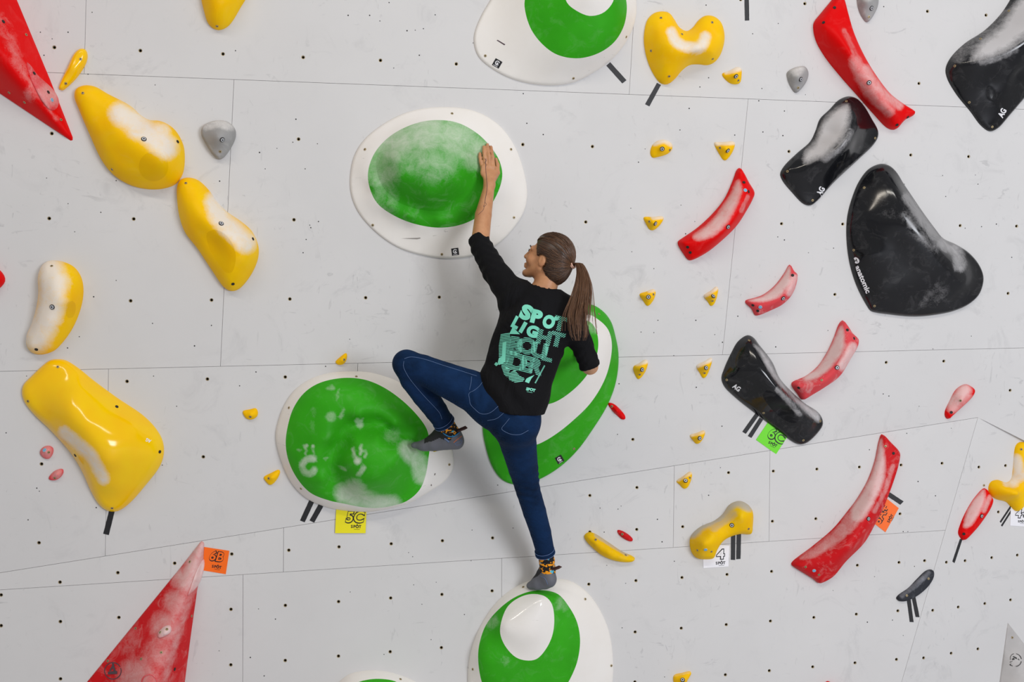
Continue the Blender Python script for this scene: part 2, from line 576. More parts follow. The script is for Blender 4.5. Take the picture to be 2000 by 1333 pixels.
# ------------------------------------------------------------------ moulded holds: outline on the wall + relief
def catmull(pts, per=8, closed=True):
    p = np.asarray(pts, float)
    n = len(p)
    out = []
    rngi = range(n) if closed else range(n - 1)
    for i in rngi:
        if closed:
            a, b, c, d = p[i - 1], p[i], p[(i + 1) % n], p[(i + 2) % n]
        else:
            a, b, c, d = p[max(i - 1, 0)], p[i], p[i + 1], p[min(i + 2, n - 1)]
        ta, tb, tc = [max(np.linalg.norm(y - x), 1e-6) ** 0.5 for x, y in ((a, b), (b, c), (c, d))]
        m1 = (c - b) + tb * ((b - a) / ta - (c - a) / (ta + tb)) if np.linalg.norm(b - a) > 1e-9 else (c - b)
        m2 = (c - b) + tb * ((d - c) / tc - (d - b) / (tb + tc)) if np.linalg.norm(d - c) > 1e-9 else (c - b)
        for k in range(per):
            t = k / per
            out.append((2 * t**3 - 3 * t**2 + 1) * b + (t**3 - 2 * t**2 + t) * m1 + (-2 * t**3 + 3 * t**2) * c + (t**3 - t**2) * m2)
    if not closed:
        out.append(p[-1])
    return np.array(out)


def resample(pts, step, closed=True):
    p = np.asarray(pts)
    q = np.vstack([p, p[:1]]) if closed else p
    s = np.r_[0, np.cumsum(np.linalg.norm(np.diff(q, axis=0), axis=1))]
    n = max(int(round(s[-1] / step)), 8 if closed else 2)
    t = np.linspace(0, s[-1], n, endpoint=not closed)
    return np.stack([np.interp(t, s, q[:, k]) for k in range(q.shape[1])], 1)


def inside(pts, poly):
    p = np.asarray(poly, float)
    q = np.roll(p, -1, 0)
    out = np.zeros(len(pts), bool)
    dy = np.where(q[:, 1] == p[:, 1], 1e-30, q[:, 1] - p[:, 1])
    for s in range(0, len(pts), 2000):
        x, y = pts[s:s + 2000, 0:1], pts[s:s + 2000, 1:2]
        c = ((p[:, 1] > y) != (q[:, 1] > y)) & (x < (q[:, 0] - p[:, 0]) * (y - p[:, 1]) / dy + p[:, 0])
        out[s:s + 2000] = c.sum(1) % 2 == 1
    return out


def seg_dist(pts, poly, closed=True):
    poly = np.asarray(poly, float)
    q = np.roll(poly, -1, 0) if closed else poly[1:]
    a = poly if closed else poly[:-1]
    d = q - a
    L2 = np.maximum((d ** 2).sum(1), 1e-16)
    out = np.empty(len(pts))
    for s in range(0, len(pts), 1500):
        w = pts[s:s + 1500, None, :2] - a[None]
        t = np.clip((w[..., 0] * d[:, 0] + w[..., 1] * d[:, 1]) / L2, 0, 1)
        ex, ey = w[..., 0] - t * d[:, 0], w[..., 1] - t * d[:, 1]
        out[s:s + 1500] = np.sqrt((ex * ex + ey * ey).min(1))
    return out


class RBF:
    def __init__(self, xy, h, c):
        # drop near-duplicates
        keep = []
        for i in range(len(xy)):
            if all(np.hypot(*(xy[i] - xy[j])) > 0.006 for j in keep):
                keep.append(i)
        self.x = xy[keep]
        h = np.asarray(h)[keep]
        self.c = c
        n = len(self.x)
        D = np.sqrt(((self.x[:, None] - self.x[None]) ** 2).sum(-1) + c * c)
        A = np.zeros((n + 1, n + 1))
        A[:n, :n] = D - np.eye(n) * 4e-4
        A[:n, n] = A[n, :n] = 1
        self.w = np.linalg.lstsq(A, np.r_[h, 0], rcond=1e-9)[0]

    def __call__(self, q):
        D = np.sqrt(((q[:, None] - self.x[None]) ** 2).sum(-1) + self.c ** 2)
        return D @ self.w[:-1] + self.w[-1]


class Hold:
    """Relief on a wall plane: base outline, edge height eh rolled over width w, control heights, colour zones."""

    def __init__(self, name, pl, outline, mat, eh=0.04, w=0.03, ctrl=(), zones=(), c=0.03, cell=0.012, chalk=(), smooth=True,
                 label=None, group=None, cat='climbing hold', base=0.0, body='body', bolts=(), screws=(), pits=(), split=False, roll=2.0, under=None):
        self.pl, self.w, self.base, self.roll, self.under = pl, w, base, roll, under
        ol = catmull(outline) if smooth else np.asarray(outline, float)
        lo = np.array([under.at(x, y)[0] if under else pl.uv(x, y, base) for x, y in ol])
        lo = resample(lo, min(cell, 0.012)) if smooth else self._poly(lo, cell)
        a2 = np.sum(lo[:, 0] * np.roll(lo[:, 1], -1) - np.roll(lo[:, 0], -1) * lo[:, 1])
        if a2 < 0:
            lo = lo[::-1]
        self.lo = lo
        cx, ch = [], []
        e = resample(lo, max(0.03, cell * 2))
        cx += list(e)
        ch += [eh] * len(e)
        zl = []
        for z in zones:
            zp, zh = z['loop'], z.get('h')
            zc = catmull(zp) if z.get('smooth', True) else np.asarray(zp, float)
            fh = (lambda x, y: z.get('at', 0.05)) if zh is None else (zh if callable(zh) else (lambda x, y: zh))
            z3 = np.array([list(pl.uv(x, y, base + fh(x, y))) + [fh(x, y)] for x, y in zc])
            z3 = resample(z3, min(cell, 0.014))
            zl.append(z3[:, :2].copy())
            if zh is not None:
                r = resample(z3, 0.02)
                cx += list(r[:, :2])
                ch += list(r[:, 2])
        for it in (() if under else ctrl):
            if isinstance(it, list):            # a crest or hollow line, evenly filled in
                p3 = catmull(np.array(it, float), 10, False)
                p3 = np.array([list(pl.uv(x, y, base + h)) + [h] for x, y, h in p3])
                p3 = resample(p3, 0.014, False)
                cx += list(p3[:, :2])
                ch += list(p3[:, 2])
            else:
                x, y, h = it
                cx.append(pl.uv(x, y, base + h))
                ch.append(h)
        if under:
            for x, y, h in ctrl:
                cx.append(under.at(x, y)[0])
                ch.append(h)
        # no control height may stand steeper than the flank that carries it
        ca, ha = np.array(cx), np.array(ch)
        ne = len(e)
        dd = seg_dist(ca, lo)
        ok = inside(ca, lo) & (dd > 0.006)
        ok[:ne] = True
        lim = eh + 2.4 * dd
        ha[ne:] = np.minimum(ha[ne:], lim[ne:])
        self.f = RBF(ca[ok], ha[ok], c)
        # lay the colour boundaries where the finished relief shows them
        for k, z in enumerate(zones):
            zc = catmull(z['loop']) if z.get('smooth', True) else np.asarray(z['loop'], float)
            r = np.array([ray(x, y) for x, y in zc])
            h = np.full(len(zc), 0.03)
            for _ in range(14):
                q = r * ((pl.d - h - base) / (r @ pl.n))[:, None] - pl.O
                uv = np.stack([q @ pl.U, q @ pl.V], 1)
                h = 0.4 * h + 0.6 * self.height(uv)
            zl[k] = resample(uv, min(cell, 0.014))
        # sample points
        pts = [lo]
        roll_d = [w * k for k in (0.03, 0.12, 0.28, 0.5, 0.75, 1.0)]
        nrm = np.roll(lo, -1, 0) - np.roll(lo, 1, 0)
        nrm = np.stack([-nrm[:, 1], nrm[:, 0]], 1)
        nrm /= np.linalg.norm(nrm, axis=1)[:, None] + 1e-12
        last = 0
        for d in roll_d:
            if d - last < 0.0007:
                continue
            last = d
            q = lo + nrm * d
            ok = inside(q, lo)
            q = q[ok]
            if len(q):
                q = q[seg_dist(q, lo) > d * 0.93]
                pts.append(q)
        mn, mx = lo.min(0), lo.max(0)
        gx, gy = np.meshgrid(np.arange(mn[0], mx[0], cell), np.arange(mn[1], mx[1], cell * 0.87))
        gx = gx + (np.arange(gx.shape[0]) % 2)[:, None] * cell * 0.5
        g = np.stack([gx.ravel(), gy.ravel()], 1)
        g = g[inside(g, lo)]
        if len(g):
            g = g[seg_dist(g, lo) > max(w, cell * 0.6)]
        for z in zl:
            if len(g):
                g = g[seg_dist(g, z) > cell * 0.45]
            pts = [pts[0]] + [p[seg_dist(p, z) > 0.003] if len(p) else p for p in pts[1:]]
        pts.append(g)
        allp, edges = [], []
        n = len(lo)
        allp += list(lo)
        edges += [(i, (i + 1) % n) for i in range(n)]
        for p in pts[1:]:
            allp += list(p)
        for z in zl:
            s = len(allp)
            allp += list(z)
            edges += [(s + i, s + (i + 1) % len(z)) for i in range(len(z))]
        vo, _, fo, _, _, _ = delaunay_2d_cdt([Vector((float(a), float(b))) for a, b in allp], edges, [], 0, 1e-6)
        xy = np.array([[v.x, v.y] for v in vo])
        tri = np.array([list(f) for f in fo if len(f) == 3])
        cen = xy[tri].mean(1)
        tri = tri[inside(cen, lo)]
        cen = xy[tri].mean(1)
        h = self.height(xy)
        uvh = np.c_[xy, h]
        px = topx(pl.worlds(np.c_[xy, h + base]))
        ck = np.zeros(len(xy))
        for blob in chalk:
            if isinstance(blob, dict):          # chalked area with its own edge
                pg = catmull(blob['poly'], 6)
                f_ = blob.get('f', 6)
                k = np.clip((np.where(inside(px, pg), 1, -1) * seg_dist(px, pg) + 0.75 * f_) / (1.6 * f_), 0, 1)
                ck = np.maximum(ck, blob['s'] * k * k * (3 - 2 * k))
                continue
            if len(blob) == 4:
                bx, by, br, bs = blob
                d = np.hypot(px[:, 0] - bx, px[:, 1] - by) / br
            else:                               # stroke: (points, radius, strength)
                line, br, bs = blob
                lc = catmull(line, 6, False) if len(line) > 2 else np.asarray(line, float)
                d = seg_dist(px, lc, False) / br
            k = np.clip(0.95 * (1.35 - d), 0, 1)
            ck = np.maximum(ck, bs * k * k * (3 - 2 * k))
        c0 = lo.mean(0)
        self.c0 = c0
        mat4 = pl.frame @ Matrix.Translation((c0[0], c0[1], base))
        loc = uvh - np.array([c0[0], c0[1], 0])
        zid = np.full(len(tri), -1)
        for k, z in enumerate(zl):
            zid[inside(cen, z)] = k
        many = len(zl) > 0
        if many:
            self.root = empty(name, mat4)
        for k in range(-1, len(zl)):
            t = tri[zid == k]
            if len(t) == 0:
                continue
            ids, inv = np.unique(t, return_inverse=True)
            V = loc[ids]
            F = list(inv.reshape(-1, 3))
            if k == -1:
                # skirt down into the wall
                mp = {tuple(np.round(v[:2], 6)): i for i, v in enumerate(V)}
                sk = []
                Vs = list(V)
                cnt = {}
                for f in F:
                    for i in range(3):
                        cnt[(f[i], f[(i + 1) % 3])] = 1
                on = np.abs(V[:, 2]) < 1e-9
                for (a, b) in cnt:
                    if (b, a) not in cnt and seg_dist(V[[a, b]][:, :2] + c0, lo).max() < 1e-4:
                        s = len(Vs)
                        Vs += [V[b] * [1, 1, 0] + [0, 0, -0.003], V[a] * [1, 1, 0] + [0, 0, -0.003]]
                        sk.append([b, a, s + 1, s])
                V2, F2 = np.array(Vs), [list(f) for f in F] + sk
            else:
                V2, F2 = V, [list(f) for f in F]
            zm = mat if k == -1 else zones[k]['mat']
            nm = (body if many else name) if k == -1 else zones[k].get('name', 'panel')
            o = obj(nm, V2, F2, zm, self.root if many else None, smooth=True)
            if not many:
                self.root = o
                o.matrix_world = mat4
            at = o.data.attributes.new('chalk', 'FLOAT', 'POINT')
            cv = np.zeros(len(V2))
            cv[:len(ids)] = ck[ids]
            at.data.foreach_set('value', cv.astype(np.float32))
            if k >= 0 and zones[k].get('label'):
                o['label'] = zones[k]['label']
        tag(self.root, label, cat, group)
        for b in bolts:
            self.fix('bolt', BOLT if len(b) == 2 else BOLT_BLUE, *b[:2])
        for b in screws:
            self.fix('screw', SCREW, *b[:2])
        for b in pits:
            self.fix('bolt_hole', PIT, *b[:2])

    @staticmethod
    def _poly(lo, cell):
        out = []
        for i in range(len(lo)):
            a, b = lo[i], lo[(i + 1) % len(lo)]
            n = max(1, int(np.linalg.norm(b - a) / cell))
            for k in range(n):
                out.append(a + (b - a) * k / n)
        return np.array(out)

    def height(self, xy):
        d = seg_dist(xy, self.lo)
        ins = inside(xy, self.lo)
        d = np.where(ins | (d < 1e-6), d, 0)
        t = np.clip(1 - d / self.w, 0, 1)
        hh = np.maximum(self.f(xy), 0.002) * (1 - t ** self.roll) ** (1 / self.roll)
        return hh + self.under.height(xy) if self.under else hh

    def at(self, px, py):
        h = 0.03
        for _ in range(6):
            uv = self.pl.uv(px, py, h + self.base)
            h = float(self.height(np.array([uv]))[0])
        return uv, h

    def normal(self, uv):
        e = 0.006
        q = np.array([uv, uv + [e, 0], uv + [0, e], uv - [e, 0], uv - [0, e]])
        h = self.height(q)
        n = np.array([(h[3] - h[1]) / (2 * e), (h[4] - h[2]) / (2 * e), 1.0])
        return n / np.linalg.norm(n)

    def fix(self, name, me, px, py, scale=1.0):
        uv, h = self.at(px, py)
        n = self.normal(uv)
        o = bpy.data.objects.new(name, me)
        COL.objects.link(o)
        o.parent = self.root
        o.location = Vector((uv[0] - self.c0[0], uv[1] - self.c0[1], h)) + Vector(n) * 0.0012
        o.rotation_mode = 'QUATERNION'
        o.rotation_quaternion = Vector(n).to_track_quat('Z', 'Y')
        o.scale = (scale,) * 3
        return o

    def decal(self, name, polys, mat, off=0.0012, parent=None):
        """polys: photo-pixel polygons, laid on the relief."""
        F, allp = [], []
        for p in polys:
            F.append(list(range(len(allp), len(allp) + len(p))))
            allp += [tuple(q) for q in p]
        r = np.array([ray(x, y) for x, y in allp])
        rn = r @ self.pl.n
        h = np.full(len(allp), 0.03)
        for _ in range(6):
            q = r * ((self.pl.d - h - self.base) / rn)[:, None] - self.pl.O
            uv = np.stack([q @ self.pl.U, q @ self.pl.V], 1)
            h = self.height(uv)
        V = np.c_[uv - self.c0, h + off]
        return obj(name, V, F, mat, parent or self.root)


def disc_mesh(name, rings, mats):
    """rings: (radius, z, material index of the band up to the next ring)"""
    K = 16
    V, F, MI = [], [], []
    for r, z, m in rings:
        for i in range(K):
            a = 2 * math.pi * i / K
            V.append((r * math.cos(a), r * math.sin(a), z))
    for k in range(len(rings) - 1):
        for i in range(K):
            j = (i + 1) % K
            F.append((k * K + i, k * K + j, (k + 1) * K + j, (k + 1) * K + i))
            MI.append(rings[k][2])
    F.append(tuple((len(rings) - 1) * K + i for i in range(K)))
    MI.append(rings[-1][2])
    me = bpy.data.meshes.new(name)
    me.from_pydata(V, [], F)
    for m in mats:
        me.materials.append(m)
    me.polygons.foreach_set('material_index', np.array(MI, np.int32))
    me.update()
    return me


BOLT = disc_mesh('bolt', [(0.0105, -0.002, 1), (0.0102, 0.0012, 1), (0.0078, 0.0006, 0), (0.0072, 0.0026, 0), (0.0034, 0.0026, 1), (0.0032, 0.0008, 1)], [M['steel'], M['dark_hole']])
BOLT_BLUE = disc_mesh('bolt', [(0.0085, -0.002, 0), (0.0085, 0.0012, 0), (0.0066, 0.0014, 1), (0.0066, 0.0022, 1), (0.002, 0.0022, 0)], [M['steel'], M['blue_cap']])
SCREW = disc_mesh('screw', [(0.0058, -0.002, 0), (0.0056, 0.0006, 0), (0.0024, 0.0010, 1), (0.0022, 0.0002, 1)], [M['brass'], M['dark_hole']])
PIT = disc_mesh('bolt_hole', [(0.0070, -0.002, 1), (0.0068, 0.0006, 1), (0.0046, 0.0004, 1)], [M['steel'], M['dark_hole']])


# ------------------------------------------------------------------ flat lettering: text -> pixel polygons
def clip_half(poly, nx, ny, c):
    out = []
    n = len(poly)
    for i in range(n):
        a, b = poly[i], poly[(i + 1) % n]
        da, db = a[0] * nx + a[1] * ny - c, b[0] * nx + b[1] * ny - c
        if da >= 0:
            out.append(a)
        if (da >= 0) != (db >= 0):
            t = da / (da - db)
            out.append((a[0] + (b[0] - a[0]) * t, a[1] + (b[1] - a[1]) * t))
    return out


def text_tris(body, bold=0.0):
    """Triangles of a text in em units, cap height about 0.7, origin at the centre of its box."""
    cu = bpy.data.curves.new('lettering', 'FONT')
    cu.body = body
    cu.size = 1.0
    cu.offset = bold
    cu.resolution_u = 4
    o = bpy.data.objects.new('lettering', cu)
    COL.objects.link(o)
    dg = bpy.context.evaluated_depsgraph_get()
    me = bpy.data.meshes.new_from_object(o.evaluated_get(dg))
    bpy.data.objects.remove(o)
    bpy.data.curves.remove(cu)
    me.calc_loop_triangles()
    v = np.array([p.co[:2] for p in me.vertices])
    t = [tuple(map(tuple, v[list(l.vertices)])) for l in me.loop_triangles]
    bpy.data.meshes.remove(me)
    mn, mx = v.min(0), v.max(0)
    return t, mn, mx


TCACHE = {}


def text_px(body, x, y, cap, ang=0.0, bold=0.02, shear=0.0, wide=1.0, cell=None):
    """Pixel polygons of a text centred at (x, y), capital height cap px, turned clockwise by ang degrees."""
    if (body, bold) not in TCACHE:
        TCACHE[(body, bold)] = text_tris(body, bold)
    tris, mn, mx = TCACHE[(body, bold)]
    ctr = (mn + mx) / 2
    k = cap / (mx[1] - mn[1])
    a = math.radians(ang)
    ca, sa = math.cos(a), math.sin(a)
    out = []
    for t in tris:
        p = []
        for (u, v) in t:
            uu, vv = (u - ctr[0]) * k * wide, (v - ctr[1]) * k
            uu += shear * vv
            p.append((x + uu * ca + vv * sa, y + uu * sa - vv * ca))
        out.append(p)
    if cell:
        out = grid_clip(out, cell)
    return out


def grid_clip(polys, cell):
    out = []
    for p in polys:
        p = np.array(p)
        if len(p) < 3:
            continue
        x0, x1 = p[:, 0].min(), p[:, 0].max()
        y0, y1 = p[:, 1].min(), p[:, 1].max()
        for i in range(int(x0 // cell), int(x1 // cell) + 1):
            q = clip_half(clip_half([tuple(a) for a in p], 1, 0, i * cell), -1, 0, -(i + 1) * cell)
            if len(q) < 3:
                continue
            for j in range(int(y0 // cell), int(y1 // cell) + 1):
                r = clip_half(clip_half(q, 0, 1, j * cell), 0, -1, -(j + 1) * cell)
                if len(r) >= 3:
                    out.append(r)
    return out


def ring_px(x, y, r, wd, n=28, a0=0, a1=360, sy=1.0):
    out = []
    for i in range(n):
        t0 = math.radians(a0 + (a1 - a0) * i / n)
        t1 = math.radians(a0 + (a1 - a0) * (i + 1) / n)
        out.append([(x + rr * math.cos(t), y + rr * sy * math.sin(t)) for rr, t in ((r, t0), (r, t1), (r - wd, t1), (r - wd, t0))])
    return out


def disc_px(x, y, r, n=20, sy=1.0):
    return [[(x + r * math.cos(2 * math.pi * i / n), y + r * sy * math.sin(2 * math.pi * i / n)) for i in range(n)]]


def rot_px(polys, x, y, ang):
    a = math.radians(ang)
    ca, sa = math.cos(a), math.sin(a)
    return [[(x + (px - x) * ca - (py - y) * sa, y + (px - x) * sa + (py - y) * ca) for px, py in p] for p in polys]


def on_plane(name, polys, pl, h, mat, parent=None, thick=0.0, origin=None):
    V, F = [], []
    o0 = origin if origin is not None else np.array([0.0, 0.0])
    for p in polys:
        q = [pl.uv(x, y, 0) - o0 for x, y in p]
        a2 = sum(q[i][0] * q[(i + 1) % len(q)][1] - q[(i + 1) % len(q)][0] * q[i][1] for i in range(len(q)))
        if a2 < 0:
            q = q[::-1]
        s, n = len(V), len(q)
        V += [(a, b, h) for a, b in q]
        F.append(list(range(s, s + n)))
        if thick > 0:
            V += [(a, b, h - thick) for a, b in q]
            for i in range(n):
                j = (i + 1) % n
                F.append([s + j, s + i, s + n + i, s + n + j])
    return obj(name, V, F, mat, parent)


def tape(pl, x0, y0, x1, y1, w, label, curl=0.0):
    """A strip of cloth tape with ragged ends stuck on the wall."""
    d = np.array([x1 - x0, y1 - y0], float)
    L = np.linalg.norm(d)
    d /= L
    n = np.array([-d[1], d[0]]) * w / 2
    a, b = np.array([x0, y0]), np.array([x1, y1])
    k = 10
    left, right = [], []
    for i in range(k + 1):
        p = a + (b - a) * i / k
        j = n * (1 + random.uniform(-0.03, 0.03))
        left.append(p + j)
        right.append(p - j)
    left[-1] = left[-1] + d * random.uniform(-1, 1.5)
    right[-1] = right[-1] + d * random.uniform(-1, 1.5)
    uvs = [pl.uv(*p) for p in left + right[::-1]]
    c = np.mean(uvs, 0)
    m = len(uvs)
    V = []
    for i, q in enumerate(uvs):
        V.append((q[0] - c[0], q[1] - c[1], 0.0012))
    V += [(x, y, -0.0005) for x, y, z in V]
    F = []
    for i in range(k):
        F.append([i, i + 1, m - 2 - i, m - 1 - i])
    for i in range(m):
        j = (i + 1) % m
        F.append([i, i + m, j + m, j])
    o = obj('tape_strip', V, F, M['tape'])
    o.matrix_world = pl.frame @ Matrix.Translation((c[0], c[1], 0))
    tag(o, label, 'tape')
    return o


def card(pl, quad, mat, label, writing, h=0.0022):
    """A laminated grade card: quad in photo pixels (TL, TR, BR, BL); writing: list of (name, polys, material)."""
    qc = np.mean([pl.uv(*p) for p in quad], 0)
    root = empty('grade_card', pl.frame @ Matrix.Translation((qc[0], qc[1], 0)))
    tag(root, label, 'card')
    on_plane('sheet', [quad], pl, h, mat, root, 0.0024, qc)
    for k, (nm, polys, m) in enumerate(writing):
        on_plane(nm, polys, pl, h + 0.0004 * (k + 1), m, root, 0, qc)
    return root


def spot_logo(x, y, s, ang):
    """The word under each grade: bold capitals with a drop-shaped O and a hairline below."""
    p = text_px('S', x - 1.28 * s, y, s, 0, 0.03) + text_px('P', x - 0.42 * s, y, s, 0, 0.03) + text_px('T', x + 1.36 * s, y, s, 0, 0.03)
    p += ring_px(x + 0.45 * s, y, 0.52 * s, 0.24 * s, 18)
    p += [[(x + 0.22 * s, y - 0.42 * s), (x + 0.45 * s, y - 0.98 * s), (x + 0.68 * s, y - 0.42 * s)]]
    p += [[(x - 0.6 * s, y + 0.85 * s), (x + 1.3 * s, y + 0.85 * s), (x + 1.3 * s, y + 0.95 * s), (x - 0.6 * s, y + 0.95 * s)]]
    return rot_px(p, x, y, ang)


def grade_card(pl, quad, mat, txt, tx, ty, cap, ang, lx, ly, ls, label, shear=0.18, wide=0.95, h=0.0022):
    big = text_px(txt, tx, ty, cap * 1.36, ang, 0.085, shear, wide)
    small = text_px(txt, tx, ty, cap * 1.12, ang, 0.018, shear, wide * 1.08)
    return card(pl, quad, mat, label, [('grade_outline', big, M['ink']), ('grade_fill', small, mat), ('logo', spot_logo(lx, ly, ls, ang), M['ink'])], h)


def near(loop, h0, h1, d):
    """Height that grows from h0 on a loop of photo pixels to h1 at d pixels from it."""
    lp = catmull(loop)
    return lambda x, y: h0 + (h1 - h0) * min(1.0, seg_dist(np.array([[x, y]], float), lp)[0] / d)
# ------------------------------------------------------------------ volumes: white and green moulded shells
VOL = 'volume'


def eye_logo(hd, x, y, s, ang):
    sq = [[(x - s, y - s), (x + s, y - s), (x + s, y + s), (x - s, y + s)]]
    hd.decal('logo', grid_clip(rot_px(sq, x, y, ang), s * 0.8), M['ink'], 0.0012)
    rg = ring_px(x, y - 0.1 * s, 0.62 * s, 0.22 * s, 20, 30, 330) + disc_px(x + 0.05 * s, y, 0.24 * s, 10)
    rg += [[(x - 0.7 * s, y + 0.72 * s), (x + 0.5 * s, y + 0.72 * s), (x + 0.5 * s, y + 0.84 * s), (x - 0.7 * s, y + 0.84 * s)]]
    hd.decal('logo', rot_px(rg, x, y, ang), M['white_ink'], 0.0020)


LA = [(866, 235), (823, 238), (769, 261), (733.6, 296), (719, 335), (722, 367), (737.5, 398), (769, 421), (808, 437), (858, 445), (905, 437.6), (948, 413), (971.5, 378),
      (981, 343), (976, 316), (960, 289), (932.5, 261), (897, 241)]
vA = Hold('volume', WM, [(870, 209), (930, 218), (975, 245), (1005, 285), (1022, 330), (1030, 375), (1025, 410), (1008, 440), (975, 475), (930, 498), (880, 505),
    (830, 500), (780, 485), (735, 455), (700, 415), (686, 380), (684, 345), (692, 305), (710, 275), (745, 245), (800, 218)],
    M['white'], eh=0.012, w=0.010, c=0.02, cell=0.013, body='rim',
    zones=[dict(loop=LA, h=0.06, mat=M['green_chalky'], name='dome'),
           dict(loop=[(872, 238), (909, 257), (930, 289), (939, 322), (929, 363), (905, 394), (866, 411.5), (819, 409.5), (776.5, 394), (749, 367), (735.5, 331.5), (736, 308), (757, 273), (804, 244)],
                h=near(LA, 0.064, 0.088, 45), mat=M['green_chalky'], name='dome_cap')],
    ctrl=[(858, 429, 0.092), (800, 424, 0.092), (765, 405, 0.09), (925, 412, 0.092), (958, 385, 0.09), (728, 362, 0.08), (964, 335, 0.09), (950, 300, 0.085), (838, 328, 0.215), (800, 328, 0.20), (875, 328, 0.20), (838, 300, 0.20), (838, 360, 0.20), (780, 350, 0.175), (890, 355, 0.17), (838, 385, 0.165), (770, 310, 0.165), (905, 310, 0.155)],
    chalk=[(830, 250, 60, 0.85), (770, 275, 55, 0.8), (890, 265, 55, 0.75), (930, 300, 40, 0.7), (745, 330, 50, 0.55), (850, 300, 70, 0.5), (800, 290, 60, 0.5), (745, 390, 45, 0.35), (950, 290, 30, 0.5)],
    label='white rimmed volume with chalky green dome under the climber\'s raised hand', cat=VOL, screws=[(883, 222), (713, 292), (998, 292), (728, 440), (863, 497), (1004, 425)])
eye_logo(vA, 889, 492, 7, -8)
vA.decal('scuff_mark', [[(783, 466), (815, 465), (855, 459.5), (815, 467.5)]], plain('scuff', lin(150, 145, 138), 0.6))

LB = [(672, 738.6), (714, 742.5), (750, 757.5), (786, 783), (816, 813), (834, 840), (839.5, 870), (837, 894), (831, 930), (819, 958), (795, 979), (765, 989), (735, 993), (705, 991), (675, 985),
                      (642, 978), (606, 963), (579, 933), (562.5, 897), (558, 864), (562.5, 831), (573, 798), (594, 768), (624, 748.5)]
vB = Hold('volume', WM, [(678, 726), (720, 727.5), (750, 735), (780, 747), (830, 790), (868, 840), (885, 888), (885, 915), (870, 939), (840, 960), (804, 981), (765, 993), (720, 1000), (684, 999),
    (645, 993), (600, 975), (570, 945), (549, 900), (538.5, 855), (543, 825), (555, 792), (576, 762), (606, 741), (642, 729)],
    M['white'], eh=0.012, w=0.010, c=0.018, cell=0.013, body='rim',
    zones=[dict(loop=LB, h=0.065, mat=M['green'], name='dome'),
           dict(loop=[(705, 827), (735, 829.6), (768, 843), (798, 861), (819, 888), (828, 912), (828, 930), (815, 955), (795, 974), (765, 984), (735, 988), (705, 986), (672, 976), (654, 960), (646.6, 924), (649.6, 894), (660, 864), (678, 840)],
                h=near(LB, 0.066, 0.118, 75), mat=M['green'], name='dome_cap')],
    ctrl=[(622, 890, 0.148), (645, 858, 0.158), (700, 812, 0.168), (770, 830, 0.148), (632, 935, 0.132), (640, 830, 0.16), (690, 790, 0.16), (745, 805, 0.15), (605, 870, 0.14), (610, 810, 0.125), (620, 930, 0.13), (735, 905, 0.235), (705, 900, 0.222), (765, 908, 0.228), (735, 935, 0.228), (735, 880, 0.215), (680, 905, 0.19), (695, 862, 0.185), (740, 855, 0.185), (700, 945, 0.195), (780, 880, 0.195)],
    chalk=[([(672, 965), (700, 975), (730, 985), (765, 988)], 24, 0.9), (690, 965, 32, 0.8), ([(795, 880), (815, 900), (825, 930)], 22, 0.8), (812, 895, 18, 0.75), (765, 850, 22, 0.35),
           (597, 871, 5, 0.8), (611, 873, 5, 0.8), (584, 880, 5, 0.55), ([(597, 875), (597, 888)], 3.5, 0.6), ([(611, 876), (612, 889)], 3.5, 0.6), ([(590, 908), (600, 898), (612, 897)], 8, 0.9), ([(590, 908), (594, 922), (608, 926), (614, 918)], 8, 0.7),
           ([(689, 877), (692, 890)], 4.5, 0.75), ([(705, 872), (705, 888)], 4.5, 0.75), ([(716, 880), (713, 892)], 4, 0.65), (698, 901, 9, 0.95), ([(710, 913), (704, 924), (700, 926)], 6, 0.7), ([(662, 912), (675, 918)], 5, 0.4),
           (703, 830, 9, 0.75), (697, 822, 6, 0.7), (707, 821, 5, 0.7), (647, 815, 14, 0.45), (648, 757, 8, 0.5), (640, 760, 5, 0.45), ([(672, 798), (665, 815)], 6, 0.45), ([(662, 760), (658, 780)], 5, 0.4), ([(612, 800), (609, 850)], 8, 0.22), (636, 896, 5, 0.6), (697, 938, 7, 0.4)],
    label='white rimmed green volume with two chalk handprints beside the bent knee', cat=VOL, screws=[(696, 736), (564.5, 797), (588, 955), (877.5, 908)])
vB.decal('scuff_mark', [[(849, 925), (851, 925), (843, 950), (841, 949)]], plain('scuff_dark', lin(120, 110, 105), 0.6))

vC = Hold('volume', WM, [(1154, 595), (1178, 608.5), (1193, 628), (1202, 658), (1207.5, 688), (1206.6, 724), (1199, 760), (1184, 796), (1160, 835), (1130, 877), (1100, 907), (1070, 928), (1040, 941.6), (1004, 946.7),
    (980, 937), (962, 913), (948.6, 874), (942.6, 835), (952, 780), (985, 710), (1040, 640), (1100, 602)],
    M['green'], eh=0.016, w=0.012, c=0.05, cell=0.014, body='outer_shell',
    zones=[dict(loop=[(1146, 614), (1169, 625), (1187, 643), (1194.6, 667), (1193, 700), (1181, 742), (1154, 787), (1118, 823), (1088, 847), (1064, 862), (1046, 869.6), (1010, 872), (985, 840), (990, 765), (1030, 690), (1090, 633)],
                h=0.085, mat=M['white'], name='white_band'),
           dict(loop=[(1148, 627), (1160, 637), (1167.6, 658), (1167.6, 685), (1160, 709), (1142, 739), (1115, 766), (1088, 784), (1070, 790), (1045, 790), (1025, 775), (1018, 745), (1040, 700), (1095, 650), (1128, 630)],
                h=0.15, mat=M['green'], name='green_centre')],
    ctrl=[(1100, 705, 0.175), (1130, 680, 0.172), (1070, 740, 0.172)],
    chalk=[(1150, 622, 18, 0.6), (1160, 640, 16, 0.45)],
    label='tall green volume with white curved band behind the climber\'s back', cat=VOL, screws=[(1170, 614), (1121, 877)])
